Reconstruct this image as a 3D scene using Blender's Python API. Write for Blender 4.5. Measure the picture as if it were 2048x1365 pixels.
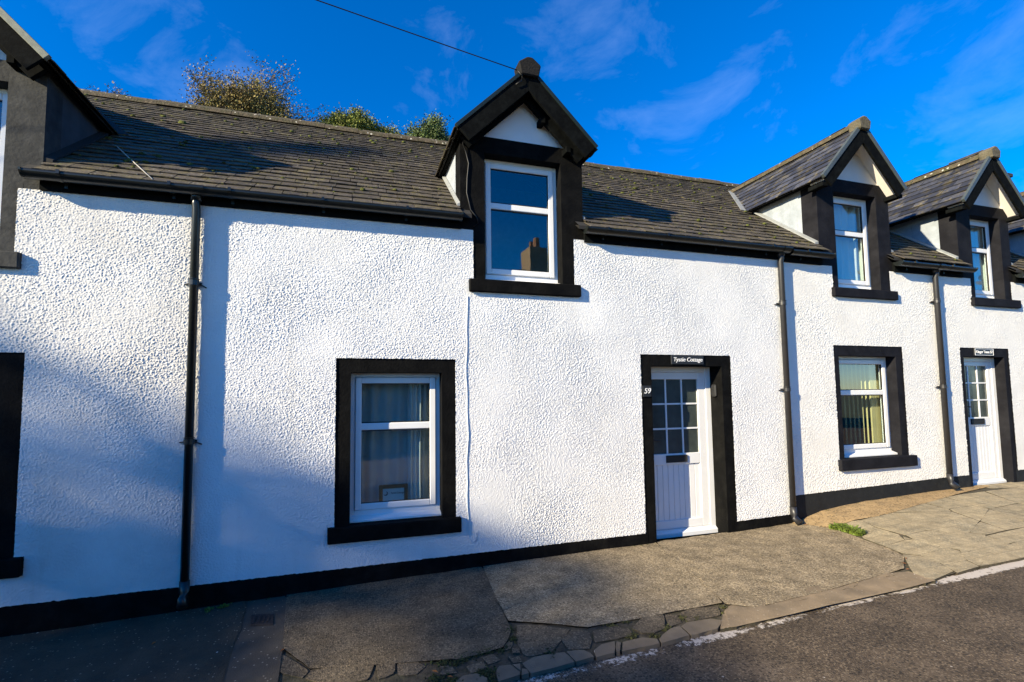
import bpy, bmesh, math, random
import numpy as np
from mathutils import Vector, Matrix
random.seed(7); rng = np.random.default_rng(7)
for o in list(bpy.data.objects): bpy.data.objects.remove(o)
scene = bpy.context.scene
COL = scene.collection
R = math.radians

# ------------------------------------------------------------------ camera
F_PX, CAM = 935.81, Vector((0, -4.6839, 1.70))
YAW, PITCH, ROLL = R(16.4911), R(3.7618), R(-0.5872)
fw = Vector((math.sin(YAW)*math.cos(PITCH), math.cos(YAW)*math.cos(PITCH), math.sin(PITCH)))
rt = Vector((math.cos(YAW), -math.sin(YAW), 0)); up = rt.cross(fw)
rt, up = math.cos(ROLL)*rt+math.sin(ROLL)*up, -math.sin(ROLL)*rt+math.cos(ROLL)*up
cd = bpy.data.cameras.new('camera'); cam = bpy.data.objects.new('camera', cd); COL.objects.link(cam)
cd.sensor_width = 36; cd.lens = F_PX/2048*36; cd.shift_x = 43.59/2048; cd.shift_y = 44.78/2048
cd.clip_start = 0.05; cd.clip_end = 3000
M = Matrix((rt, up, -fw)).transposed().to_4x4(); M.translation = CAM
cam.matrix_world = M; scene.camera = cam
scene.render.resolution_x, scene.render.resolution_y = 1024, 682

def ray(px, py): return fw+(px-980.41)/F_PX*rt+(727.28-py)/F_PX*up
def proj(p):
    p = Vector(p)-CAM; d = fw.dot(p)
    return (980.41+F_PX*rt.dot(p)/d, 727.28-F_PX*up.dot(p)/d, d)

# ------------------------------------------------------------------ sky and sun
SUN = Vector((0.868, 0.299, -0.397)).normalized()      # direction the light travels
w = bpy.data.worlds.new('World'); scene.world = w; w.use_nodes = True
nt = w.node_tree; nt.nodes.clear()
def N(t, typ, **k):
    n = t.nodes.new(typ)
    for a, b in k.items(): setattr(n, a, b)
    return n
out = N(nt, 'ShaderNodeOutputWorld'); bg = N(nt, 'ShaderNodeBackground')
sky = N(nt, 'ShaderNodeTexSky', sky_type='NISHITA', sun_disc=False)
sky.sun_elevation = math.asin(-SUN.z); sky.sun_rotation = math.atan2(-SUN.x, -SUN.y)
sky.altitude = 1500; sky.air_density = 1.0; sky.dust_density = 0.0; sky.ozone_density = 4.0
gm = N(nt, 'ShaderNodeGamma'); gm.inputs[1].default_value = 0.95
hs = N(nt, 'ShaderNodeHueSaturation'); hs.inputs['Saturation'].default_value = 1.53; hs.inputs['Hue'].default_value = 0.511; hs.inputs['Value'].default_value = 1.02
tc = N(nt, 'ShaderNodeTexCoord'); mp = N(nt, 'ShaderNodeMapping'); mp.inputs['Scale'].default_value = (2.6, 2.6, 4.6); mp.inputs['Location'].default_value = (3.1, 0.4, 1.7)
mp.inputs['Rotation'].default_value = (0, R(18), 0)
cn = N(nt, 'ShaderNodeTexNoise'); cn.inputs['Scale'].default_value = 1.9; cn.inputs['Detail'].default_value = 9; cn.inputs['Roughness'].default_value = 0.62; cn.inputs['Distortion'].default_value = 0.5
cr = N(nt, 'ShaderNodeValToRGB'); cr.color_ramp.elements[0].position = 0.54; cr.color_ramp.elements[1].position = 0.95
cr.color_ramp.elements[1].color = (0.12, 0.12, 0.12, 1)
mx = N(nt, 'ShaderNodeMixRGB'); mx.inputs[2].default_value = (5.0, 6.2, 8.6, 1)
L = nt.links.new
L(tc.outputs['Generated'], mp.inputs[0]); L(mp.outputs[0], cn.inputs['Vector']); L(cn.outputs['Fac'], cr.inputs[0])
L(sky.outputs[0], gm.inputs[0]); L(gm.outputs[0], hs.inputs['Color']); L(hs.outputs[0], mx.inputs[1]); L(cr.outputs[0], mx.inputs[0])
L(mx.outputs[0], bg.inputs[0]); bg.inputs[1].default_value = 0.125; L(bg.outputs[0], out.inputs[0])
sl = bpy.data.lights.new('sun', 'SUN'); sl.energy = 5.0; sl.angle = R(0.53); sl.color = (1, 0.87, 0.62)
so = bpy.data.objects.new('sun', sl); COL.objects.link(so); so.rotation_euler = SUN.to_track_quat('-Z', 'Y').to_euler(); so.location = (-30, -12, 20)
scene.view_settings.view_transform = 'Standard'; scene.view_settings.look = 'None'
scene.view_settings.exposure = 1.20; scene.view_settings.gamma = 1
scene.render.engine = 'CYCLES'

# ------------------------------------------------------------------ helpers
def mat(name, col, rough=0.7, var=0.0, vscale=6.0, col2=None, bump=0.0, bscale=60.0, spec=0.4, metal=0.0, island=0.0, specks=None, blotch=None, coat=0.0):
    """plain principled material with noise colour variation, optional second colour blotches and bump"""
    m = bpy.data.materials.new(name); m.use_nodes = True; t = m.node_tree
    b = t.nodes['Principled BSDF']; b.inputs['Roughness'].default_value = rough; b.inputs['Metallic'].default_value = metal
    b.inputs['Specular IOR Level'].default_value = spec; b.inputs['Coat Weight'].default_value = coat
    tcn = N(t, 'ShaderNodeTexCoord'); geo = N(t, 'ShaderNodeNewGeometry')
    pos = geo.outputs['Position']
    c = N(t, 'ShaderNodeRGB'); c.outputs[0].default_value = (*col, 1); cur = c.outputs[0]
    if col2 is not None:
        n = N(t, 'ShaderNodeTexNoise'); n.inputs['Scale'].default_value = vscale; n.inputs['Detail'].default_value = 6; n.inputs['Roughness'].default_value = 0.65
        t.links.new(pos, n.inputs['Vector'])
        r = N(t, 'ShaderNodeValToRGB'); a0, a1 = blotch or (0.42, 0.66)
        r.color_ramp.elements[0].position = a0; r.color_ramp.elements[1].position = a1
        t.links.new(n.outputs['Fac'], r.inputs[0])
        x = N(t, 'ShaderNodeMixRGB'); x.inputs[2].default_value = (*col2, 1)
        t.links.new(r.outputs[0], x.inputs[0]); t.links.new(cur, x.inputs[1]); cur = x.outputs[0]
    if specks:
        for sc, lo, hi, colr, fac in specks:
            v = N(t, 'ShaderNodeTexVoronoi'); v.inputs['Scale'].default_value = sc; t.links.new(pos, v.inputs['Vector'])
            s = N(t, 'ShaderNodeSeparateColor'); t.links.new(v.outputs['Color'], s.inputs[0])
            g = N(t, 'ShaderNodeMath', operation='GREATER_THAN'); g.inputs[1].default_value = lo; t.links.new(s.outputs[0], g.inputs[0])
            d = N(t, 'ShaderNodeMath', operation='LESS_THAN'); d.inputs[1].default_value = hi; t.links.new(v.outputs['Distance'], d.inputs[0])
            k = N(t, 'ShaderNodeMath', operation='MULTIPLY'); t.links.new(g.outputs[0], k.inputs[0]); t.links.new(d.outputs[0], k.inputs[1])
            k2 = N(t, 'ShaderNodeMath', operation='MULTIPLY'); k2.inputs[1].default_value = fac; t.links.new(k.outputs[0], k2.inputs[0])
            x = N(t, 'ShaderNodeMixRGB'); x.inputs[2].default_value = (*colr, 1)
            t.links.new(k2.outputs[0], x.inputs[0]); t.links.new(cur, x.inputs[1]); cur = x.outputs[0]
    if var or island:
        h = N(t, 'ShaderNodeHueSaturation'); t.links.new(cur, h.inputs['Color'])
        n = N(t, 'ShaderNodeTexNoise'); n.inputs['Scale'].default_value = vscale*2.3; n.inputs['Detail'].default_value = 5; t.links.new(pos, n.inputs['Vector'])
        a = N(t, 'ShaderNodeMapRange'); a.inputs[3].default_value = 1-var; a.inputs[4].default_value = 1+var; a.inputs[1].default_value = 0.25; a.inputs[2].default_value = 0.75
        t.links.new(n.outputs['Fac'], a.inputs[0]); val = a.outputs[0]
        if island:
            oi = N(t, 'ShaderNodeObjectInfo'); ad = N(t, 'ShaderNodeMath', operation='ADD'); fr = N(t, 'ShaderNodeMath', operation='FRACT')
            t.links.new(oi.outputs['Random'], ad.inputs[0]); t.links.new(geo.outputs['Random Per Island'], ad.inputs[1]); t.links.new(ad.outputs[0], fr.inputs[0])
            mr = N(t, 'ShaderNodeMapRange'); mr.inputs[3].default_value = 1-island; mr.inputs[4].default_value = 1+island; t.links.new(fr.outputs[0], mr.inputs[0])
            mu = N(t, 'ShaderNodeMath', operation='MULTIPLY'); t.links.new(val, mu.inputs[0]); t.links.new(mr.outputs[0], mu.inputs[1]); val = mu.outputs[0]
        t.links.new(val, h.inputs['Value']); cur = h.outputs[0]
    t.links.new(cur, b.inputs['Base Color'])
    if bump:
        n = N(t, 'ShaderNodeTexNoise'); n.inputs['Scale'].default_value = bscale; n.inputs['Detail'].default_value = 4; t.links.new(pos, n.inputs['Vector'])
        bm_ = N(t, 'ShaderNodeBump'); bm_.inputs['Strength'].default_value = bump; bm_.inputs['Distance'].default_value = 0.01
        t.links.new(n.outputs['Fac'], bm_.inputs['Height']); t.links.new(bm_.outputs[0], b.inputs['Normal'])
    return m

MT = {}
MT['white_rough'] = mat('white_roughcast', (0.80, 0.795, 0.78), 0.85, var=0.04, vscale=1.2, col2=(0.75, 0.745, 0.73), bump=0.5, bscale=130)
MT['cream_rough'] = mat('cream_roughcast', (0.80, 0.785, 0.74), 0.85, var=0.04, vscale=1.2, col2=(0.75, 0.73, 0.68), bump=0.25, bscale=180)
MT['off_rough'] = mat('offwhite_roughcast', (0.76, 0.74, 0.70), 0.85, var=0.05, vscale=1.2, col2=(0.66, 0.64, 0.60), bump=0.25, bscale=180)
MT['black'] = mat('black_masonry_paint', (0.0035, 0.0035, 0.0035), 0.75, var=0.3, vscale=5, col2=(0.0075, 0.0073, 0.0068), bump=0.35, bscale=45, spec=0.07)
MT['charcoal'] = mat('weathered_charcoal_paint', (0.034, 0.035, 0.035), 0.85, var=0.3, vscale=4, col2=(0.058, 0.058, 0.055), bump=0.4, bscale=30, spec=0.2)
MT['slate_paint'] = mat('dark_grey_masonry_paint', (0.008, 0.008, 0.0105), 0.75, var=0.25, vscale=4, col2=(0.014, 0.014, 0.017), bump=0.3, bscale=45, spec=0.1)
MT['plinth'] = mat('black_plinth_paint', (0.0035, 0.0035, 0.004), 0.8, var=0.3, vscale=5, col2=(0.009, 0.0088, 0.008), bump=0.35, bscale=30, spec=0.07)
MT['plinth_g'] = mat('grey_plinth_paint', (0.014, 0.015, 0.016), 0.7, var=0.25, vscale=5, col2=(0.032, 0.032, 0.030), blotch=(0.55, 0.75), bump=0.35, bscale=30, spec=0.2)
MT['upvc'] = mat('white_upvc', (0.80, 0.80, 0.79), 0.32, var=0.03, vscale=3, spec=0.5)
MT['gasket'] = mat('black_gasket', (0.015, 0.015, 0.015), 0.6)
MT['gutter'] = mat('black_plastic_gutter', (0.008, 0.010, 0.0095), 0.30, var=0.2, vscale=7, spec=0.5)
MT['pipe_grey'] = mat('grey_black_painted_pipe', (0.018, 0.0175, 0.019), 0.42, var=0.2, vscale=7, spec=0.5)
MT['board'] = mat('black_board_paint', (0.0035, 0.004, 0.0042), 0.85, var=0.3, vscale=9, col2=(0.0065, 0.0075, 0.0075), bump=0.2, bscale=30, spec=0.04)
MT['cap_green'] = mat('dark_green_capping', (0.010, 0.018, 0.017), 0.4, var=0.2, vscale=9)
MT['cap_grey'] = mat('grey_capping', (0.06, 0.072, 0.07), 0.45, var=0.15, vscale=9)
MT['cap_pale'] = mat('weathered_pale_capping', (0.20, 0.21, 0.16), 0.6, var=0.25, vscale=14)
MT['panel'] = mat('white_gable_paint', (0.80, 0.80, 0.79), 0.6, var=0.04, vscale=3, bump=0.15, bscale=40)
MT['panel_cream'] = mat('cream_gable_paint', (0.80, 0.76, 0.70), 0.6, var=0.04, vscale=3)
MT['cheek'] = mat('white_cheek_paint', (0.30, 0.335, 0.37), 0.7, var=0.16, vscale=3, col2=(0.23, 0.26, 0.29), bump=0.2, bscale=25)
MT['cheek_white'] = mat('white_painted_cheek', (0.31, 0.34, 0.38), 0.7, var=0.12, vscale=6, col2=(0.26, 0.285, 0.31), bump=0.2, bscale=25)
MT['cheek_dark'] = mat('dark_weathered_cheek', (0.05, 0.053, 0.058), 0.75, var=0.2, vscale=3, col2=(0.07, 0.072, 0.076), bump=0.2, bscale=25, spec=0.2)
MT['slate'] = mat('old_slate', (0.070, 0.058, 0.042), 0.72, var=0.4, vscale=9, col2=(0.115, 0.095, 0.034), blotch=(0.5, 0.72), island=0.32, bump=0.6, bscale=70, spec=0.35,
                  specks=[(34, 0.93, 0.30, (0.22, 0.22, 0.19), 0.7), (22, 0.92, 0.34, (0.12, 0.115, 0.03), 0.8)])
MT['slate_blue'] = mat('blue_slate', (0.040, 0.042, 0.052), 0.5, var=0.30, vscale=8, col2=(0.12, 0.10, 0.05), blotch=(0.52, 0.68), island=0.55, bump=0.6, bscale=60, spec=0.45)
MT['deck'] = mat('roof_underlay', (0.02, 0.019, 0.018), 0.9)
MT['ridge'] = mat('mortar_ridge', (0.082, 0.062, 0.036), 0.9, var=0.5, vscale=12, col2=(0.045, 0.043, 0.016), bump=0.9, bscale=40,
                  specks=[(20, 0.86, 0.33, (0.45, 0.42, 0.34), 0.8)])
MT['lead'] = mat('pale_lead_flashing', (0.25, 0.26, 0.255), 0.6, var=0.2, vscale=8)
MT['stone_dark'] = mat('dark_ridge_stone', (0.012, 0.011, 0.010), 0.85, var=0.3, vscale=14, col2=(0.06, 0.055, 0.045), blotch=(0.66, 0.8), spec=0.2, bump=0.6, bscale=50)
MT['stone_tan'] = mat('tan_ridge_stone', (0.11, 0.095, 0.06), 0.85, var=0.25, vscale=14, col2=(0.07, 0.06, 0.033), bump=0.6, bscale=50)
MT['moss'] = mat('moss', (0.075, 0.085, 0.014), 0.95, var=0.5, vscale=30, island=0.4, bump=1.0, bscale=150)
MT['plaque'] = mat('slate_plaque', (0.018, 0.020, 0.024), 0.45, var=0.2, vscale=20)
MT['letter'] = mat('white_lettering', (0.78, 0.78, 0.78), 0.5)
MT['inner'] = mat('room_plaster', (0.34, 0.32, 0.29), 0.9, var=0.1)
MT['room_dark'] = mat('room_floor', (0.09, 0.07, 0.05), 0.8)
MT['wood'] = mat('brown_wood', (0.20, 0.09, 0.035), 0.5, var=0.3, vscale=20)
MT['paper'] = mat('card_paper', (0.62, 0.68, 0.68), 0.7)
MT['ink'] = mat('card_ink', (0.02, 0.03, 0.05), 0.6)
MT['iron'] = mat('rusty_iron', (0.030, 0.022, 0.018), 0.75, var=0.4, vscale=25, bump=0.6, bscale=120)
MT['cable'] = mat('black_cable', (0.012, 0.012, 0.012), 0.5)
MT['cable_pale'] = mat('pale_cable', (0.45, 0.43, 0.38), 0.6)
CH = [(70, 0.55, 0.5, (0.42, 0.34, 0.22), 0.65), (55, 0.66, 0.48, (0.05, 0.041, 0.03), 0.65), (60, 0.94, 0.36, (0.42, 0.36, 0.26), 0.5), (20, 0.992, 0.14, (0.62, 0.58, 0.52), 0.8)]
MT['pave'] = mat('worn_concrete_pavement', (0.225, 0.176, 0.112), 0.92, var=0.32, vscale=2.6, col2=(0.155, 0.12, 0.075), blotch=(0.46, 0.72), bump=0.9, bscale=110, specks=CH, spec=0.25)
MT['pave_dark'] = mat('dark_shaded_tarmac', (0.070, 0.056, 0.038), 0.9, var=0.25, vscale=2.2, col2=(0.05, 0.042, 0.03), bump=0.9, bscale=110, specks=CH[1:], spec=0.25)  # tarmac dark in itself, deepened further for the shade lying on it
MT['pave_shaded'] = mat('shade_dulled_concrete', (0.12, 0.093, 0.060), 0.9, var=0.3, vscale=2.2, col2=(0.085, 0.068, 0.046), bump=0.9, bscale=110, specks=[(70, 0.55, 0.5, (0.22, 0.17, 0.11), 0.65), (55, 0.62, 0.48, (0.03, 0.025, 0.019), 0.65)]+CH[3:], spec=0.25)  # concrete with the shade put into its colour; kerb fragments share it
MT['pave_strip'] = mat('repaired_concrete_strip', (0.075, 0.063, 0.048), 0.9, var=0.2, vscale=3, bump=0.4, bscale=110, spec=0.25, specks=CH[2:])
MT['kerb'] = mat('granite_kerb', (0.17, 0.135, 0.095), 0.88, var=0.15, vscale=5, bump=0.4, bscale=120, island=0.12, spec=0.25, specks=CH[3:])
MT['cement'] = mat('cement_patch', (0.22, 0.165, 0.105), 0.9, var=0.2, vscale=3, col2=(0.16, 0.125, 0.085), bump=0.4, bscale=90, spec=0.25, specks=CH[2:])
MT['apron'] = mat('tan_cement_apron', (0.34, 0.235, 0.12), 0.9, var=0.2, vscale=4, col2=(0.27, 0.19, 0.10), bump=0.5, bscale=90, spec=0.2, specks=CH[1:3])
MT['paver'] = mat('grey_paving', (0.30, 0.245, 0.155), 0.9, var=0.25, vscale=4, col2=(0.22, 0.19, 0.13), bump=0.7, bscale=70, island=0.10, spec=0.25, specks=CH[:1]+CH[2:3])
def imprint(m):
    t = m.node_tree; b = t.nodes['Principled BSDF']; cur = b.inputs['Base Color'].links[0].from_socket
    g = N(t, 'ShaderNodeNewGeometry'); mpn = N(t, 'ShaderNodeMapping'); mpn.inputs['Rotation'].default_value = (0, 0, R(2)); br = N(t, 'ShaderNodeTexBrick')
    br.inputs['Scale'].default_value = 1; br.inputs['Mortar Size'].default_value = 0.006; br.inputs['Mortar Smooth'].default_value = 0.6; br.inputs['Brick Width'].default_value = 0.26; br.inputs['Row Height'].default_value = 0.13
    br.inputs['Color1'].default_value = (1, 1, 1, 1); br.inputs['Color2'].default_value = (0.86, 0.86, 0.86, 1); br.inputs['Mortar'].default_value = (0.45, 0.45, 0.45, 1)
    x = N(t, 'ShaderNodeMixRGB', blend_type='MULTIPLY'); x.inputs[0].default_value = 0.5
    t.links.new(g.outputs['Position'], mpn.inputs[0]); t.links.new(mpn.outputs[0], br.inputs['Vector']); t.links.new(cur, x.inputs[1]); t.links.new(br.outputs['Color'], x.inputs[2]); t.links.new(x.outputs[0], b.inputs['Base Color'])
imprint(MT['paver'])
MT['dirt'] = mat('joint_dirt', (0.070, 0.055, 0.036), 1.0, var=0.5, vscale=9, col2=(0.05, 0.046, 0.024), bump=0.8, bscale=60)
MT['crack'] = mat('crack_dirt', (0.012, 0.010, 0.007), 1.0, var=0.5, vscale=9, bump=0.5, bscale=60, spec=0.05)
MT['road'] = mat('asphalt', (0.070, 0.051, 0.034), 0.9, var=0.35, vscale=1.3, col2=(0.135, 0.10, 0.068), blotch=(0.48, 0.75), bump=1.0, bscale=130, spec=0.3,
                 specks=[(72, 0.52, 0.5, (0.17, 0.13, 0.088), 0.7), (58, 0.60, 0.48, (0.014, 0.012, 0.010), 0.7), (70, 0.95, 0.34, (0.28, 0.21, 0.13), 0.6), (24, 0.988, 0.16, (0.45, 0.4, 0.34), 0.8)])
MT['ground'] = mat('earth', (0.08, 0.09, 0.04), 1.0, var=0.3, vscale=0.3)
MT['grass'] = mat('grass_blades', (0.10, 0.14, 0.016), 0.7, island=0.4, var=0.1)
MT['leaf_green'] = mat('green_leaves', (0.15, 0.18, 0.028), 0.7, var=0.3, vscale=0.8, island=0.5, col2=(0.20, 0.20, 0.034))
MT['leaf_dark'] = mat('dark_leaves', (0.07, 0.105, 0.026), 0.7, var=0.3, vscale=0.8, island=0.5)
MT['leaf_olive'] = mat('autumn_leaves', (0.20, 0.145, 0.04), 0.75, var=0.3, vscale=0.6, island=0.5, col2=(0.14, 0.14, 0.036))
MT['leaf_red'] = mat('russet_leaves', (0.13, 0.065, 0.04), 0.7, var=0.3, vscale=0.6, island=0.5)
MT['bark'] = mat('bark', (0.075, 0.058, 0.042), 0.9, var=0.3, vscale=6)
MT['net'] = mat('net_curtain', (0.62, 0.64, 0.64), 0.9)
MT['blind'] = mat('cream_blind', (0.62, 0.52, 0.26), 0.9)
MT['stone_opp'] = mat('cream_render_opposite', (0.48, 0.42, 0.30), 0.9, var=0.15, vscale=1)
MT['brick'] = mat('chimney_brick', (0.34, 0.25, 0.15), 0.9, var=0.3, vscale=4)
MT['pot'] = mat('clay_pot', (0.30, 0.16, 0.09), 0.8)

def stain(m, col, lo, hi, sx, sz):
    """vertical dirt streaks with a shape of their own"""
    t = m.node_tree; b = t.nodes['Principled BSDF']; cur = b.inputs['Base Color'].links[0].from_socket
    g = N(t, 'ShaderNodeNewGeometry'); mpn = N(t, 'ShaderNodeMapping'); mpn.inputs['Scale'].default_value = (sx, sx, sz)
    n = N(t, 'ShaderNodeTexNoise'); n.inputs['Scale'].default_value = 1; n.inputs['Detail'].default_value = 6; n.inputs['Roughness'].default_value = 0.7
    r = N(t, 'ShaderNodeValToRGB'); r.color_ramp.elements[0].position = lo; r.color_ramp.elements[1].position = hi
    x = N(t, 'ShaderNodeMixRGB'); x.inputs[2].default_value = (*col, 1)
    t.links.new(g.outputs['Position'], mpn.inputs[0]); t.links.new(mpn.outputs[0], n.inputs['Vector']); t.links.new(n.outputs['Fac'], r.inputs[0])
    t.links.new(r.outputs[0], x.inputs[0]); t.links.new(cur, x.inputs[1]); t.links.new(x.outputs[0], b.inputs['Base Color'])
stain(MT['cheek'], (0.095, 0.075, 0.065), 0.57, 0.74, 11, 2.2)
stain(MT['white_rough'], (0.69, 0.68, 0.65), 0.56, 0.80, 5, 0.35)
stain(MT['off_rough'], (0.55, 0.52, 0.46), 0.6, 0.85, 4, 0.5)

def glass_mat(name, tint, refl):
    m = bpy.data.materials.new(name); m.use_nodes = True; t = m.node_tree; t.nodes.clear()
    o = N(t, 'ShaderNodeOutputMaterial'); tr = N(t, 'ShaderNodeBsdfTransparent'); tr.inputs[0].default_value = (*tint, 1)
    gl = N(t, 'ShaderNodeBsdfGlossy'); gl.inputs['Roughness'].default_value = 0.01; gl.inputs[0].default_value = (1, 1, 1, 1)
    fr = N(t, 'ShaderNodeFresnel'); fr.inputs[0].default_value = refl
    mxs = N(t, 'ShaderNodeMixShader'); gb = N(t, 'ShaderNodeNewGeometry'); fb = N(t, 'ShaderNodeMath', operation='SUBTRACT'); fb.inputs[0].default_value = 1.0; fm = N(t, 'ShaderNodeMath', operation='MULTIPLY')
    t.links.new(gb.outputs['Backfacing'], fb.inputs[1]); t.links.new(fb.outputs[0], fm.inputs[0]); t.links.new(fr.outputs[0], fm.inputs[1]); t.links.new(fm.outputs[0], mxs.inputs[0]); t.links.new(tr.outputs[0], mxs.inputs[1]); t.links.new(gl.outputs[0], mxs.inputs[2])
    n = N(t, 'ShaderNodeTexNoise'); n.inputs['Scale'].default_value = 3; bpn = N(t, 'ShaderNodeBump'); bpn.inputs['Strength'].default_value = 0.02; bpn.inputs['Distance'].default_value = 0.02
    g = N(t, 'ShaderNodeNewGeometry'); t.links.new(g.outputs['Position'], n.inputs['Vector']); t.links.new(n.outputs['Fac'], bpn.inputs['Height']); t.links.new(bpn.outputs[0], gl.inputs['Normal'])
    t.links.new(mxs.outputs[0], o.inputs[0]); return m
MT['glass'] = glass_mat('window_glass', (0.90, 0.95, 0.93), 2.35)
MT['glass_frost'] = mat('obscure_glass', (0.050, 0.062, 0.057), 0.16, var=0.3, vscale=3, spec=0.5, bump=0.15, bscale=60)
def net_mat():
    m = bpy.data.materials.new('sheer_net'); m.use_nodes = True; t = m.node_tree; t.nodes.clear()
    o = N(t, 'ShaderNodeOutputMaterial'); tr = N(t, 'ShaderNodeBsdfTransparent'); df = N(t, 'ShaderNodeBsdfDiffuse'); df.inputs[0].default_value = (0.75, 0.78, 0.78, 1)
    mxs = N(t, 'ShaderNodeMixShader'); mxs.inputs[0].default_value = 0.6
    t.links.new(tr.outputs[0], mxs.inputs[1]); t.links.new(df.outputs[0], mxs.inputs[2]); t.links.new(mxs.outputs[0], o.inputs[0]); return m
MT['sheer'] = net_mat()
def paint_line_mat():
    m = bpy.data.materials.new('worn_road_paint'); m.use_nodes = True; t = m.node_tree; b = t.nodes['Principled BSDF']
    b.inputs['Base Color'].default_value = (0.44, 0.39, 0.34, 1); b.inputs['Roughness'].default_value = 0.8
    o = t.nodes['Material Output']; tr = N(t, 'ShaderNodeBsdfTransparent'); mxs = N(t, 'ShaderNodeMixShader')
    g = N(t, 'ShaderNodeNewGeometry'); uv = N(t, 'ShaderNodeAttribute', attribute_name='edge')
    n = N(t, 'ShaderNodeTexNoise'); n.inputs['Scale'].default_value = 28; n.inputs['Detail'].default_value = 8; n.inputs['Roughness'].default_value = 0.75
    n2 = N(t, 'ShaderNodeTexNoise'); n2.inputs['Scale'].default_value = 2.2
    t.links.new(g.outputs['Position'], n.inputs['Vector']); t.links.new(g.outputs['Position'], n2.inputs['Vector'])
    a = N(t, 'ShaderNodeMath', operation='MULTIPLY_ADD'); a.inputs[1].default_value = 0.55; t.links.new(n2.outputs['Fac'], a.inputs[0]); t.links.new(n.outputs['Fac'], a.inputs[2])
    s = N(t, 'ShaderNodeMath', operation='SUBTRACT'); t.links.new(a.outputs[0], s.inputs[0]); t.links.new(uv.outputs['Fac'], s.inputs[1])
    r = N(t, 'ShaderNodeValToRGB'); r.color_ramp.elements[0].position = 0.70; r.color_ramp.elements[1].position = 0.80
    t.links.new(s.outputs[0], r.inputs[0]); t.links.new(r.outputs[0], mxs.inputs[0]); t.links.new(tr.outputs[0], mxs.inputs[1]); t.links.new(b.outputs[0], mxs.inputs[2]); t.links.new(mxs.outputs[0], o.inputs[0])
    return m
MT['line'] = paint_line_mat()

def link(name, me, m, parent=None):
    if m is not None and not me.materials: me.materials.append(MT[m] if isinstance(m, str) else m)
    o = bpy.data.objects.new(name, me); COL.objects.link(o)
    if parent is not None: o.parent = parent
    return o
def tag(o, label=None, cat=None, group=None, kind=None):
    if label: o['label'] = label
    if cat: o['category'] = cat
    if group: o['group'] = group
    if kind: o['kind'] = kind
    return o
def empty(name, loc, label, cat, group=None):
    o = bpy.data.objects.new(name, None); COL.objects.link(o); o.location = loc; o.empty_display_size = 0.2
    return tag(o, label, cat, group)
class MB:
    def __init__(s): s.v, s.f = [], []
    def poly(s, pts, faces):
        b = len(s.v); s.v += [tuple(p) for p in pts]; s.f += [tuple(b+i for i in f) for f in faces]; return s
    def box(s, x0, x1, y0, y1, z0, z1):
        return s.poly([(x0,y0,z0),(x1,y0,z0),(x1,y1,z0),(x0,y1,z0),(x0,y0,z1),(x1,y0,z1),(x1,y1,z1),(x0,y1,z1)],
                      [(0,3,2,1),(4,5,6,7),(0,1,5,4),(1,2,6,5),(2,3,7,6),(3,0,4,7)])
    def prism(s, pts, a0, a1, axis):
        """polygon pts in the two other axes, extruded along axis"""
        n = len(pts)
        def mk(p, a): return {'x': (a, p[0], p[1]), 'y': (p[0], a, p[1]), 'z': (p[0], p[1], a)}[axis]
        return s.poly([mk(p, a0) for p in pts]+[mk(p, a1) for p in pts],
                      [tuple(range(n)), tuple(range(2*n-1, n-1, -1))]+[(i, i+n, (i+1) % n+n, (i+1) % n) for i in range(n)])
    def tube(s, path, rad, n=8, caps=True):
        b = len(s.v); path = [Vector(p) for p in path]; rads = rad if isinstance(rad, (list, tuple)) else [rad]*len(path)
        for i, p in enumerate(path):
            d = (path[min(i+1, len(path)-1)]-path[max(i-1, 0)]).normalized()
            a = d.cross(Vector((0, 0, 1)) if abs(d.z) < 0.9 else Vector((1, 0, 0))).normalized(); c = d.cross(a)
            for k in range(n):
                t = 2*math.pi*k/n; s.v.append(tuple(p+rads[i]*(math.cos(t)*a+math.sin(t)*c)))
        for i in range(len(path)-1):
            for k in range(n): s.f.append((b+i*n+k, b+i*n+(k+1) % n, b+(i+1)*n+(k+1) % n, b+(i+1)*n+k))
        if caps: s.f.append(tuple(b+k for k in range(n))[::-1]); s.f.append(tuple(b+(len(path)-1)*n+k for k in range(n)))
        return s
    def mesh(s, name, smooth=False, bevel=0.0):
        me = bpy.data.meshes.new(name); me.from_pydata(s.v, [], s.f)
        bm = bmesh.new(); bm.from_mesh(me)
        bmesh.ops.recalc_face_normals(bm, faces=bm.faces)
        if bevel: bmesh.ops.bevel(bm, geom=[e for e in bm.edges if e.is_manifold and e.calc_face_angle(0) > 0.5], offset=bevel, segments=1, affect='EDGES', profile=0.5)
        bm.to_mesh(me); bm.free()
        if smooth: me.shade_smooth() if hasattr(me, 'shade_smooth') else None
        me.update(); return me
    def build(s, name, m, parent=None, smooth=False, bevel=0.0, org=None):
        me = s.mesh(name, smooth, bevel)
        o = link(name, me, m, parent)
        return o
def parent_keep(o, p):
    o.parent = p; o.matrix_parent_inverse = Matrix.Translation(-Vector(p.location)) if p.type == 'EMPTY' else Matrix.Identity(4)
def part(mb, name, m, H, smooth=False, bevel=0.0):
    """a part built in world coordinates under the thing H (an Empty)"""
    me = mb.mesh(name, smooth, bevel); off = -Vector(H.location) if H.type == 'EMPTY' else -Vector(H.get('off', (0, 0, 0)))
    me.transform(Matrix.Translation(off)); o = link(name, me, m, H)
    o['off'] = tuple(-off); return o
def sub(mb, name, m, P, smooth=False, bevel=0.0):
    return part(mb, name, m, P, smooth, bevel)

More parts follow.
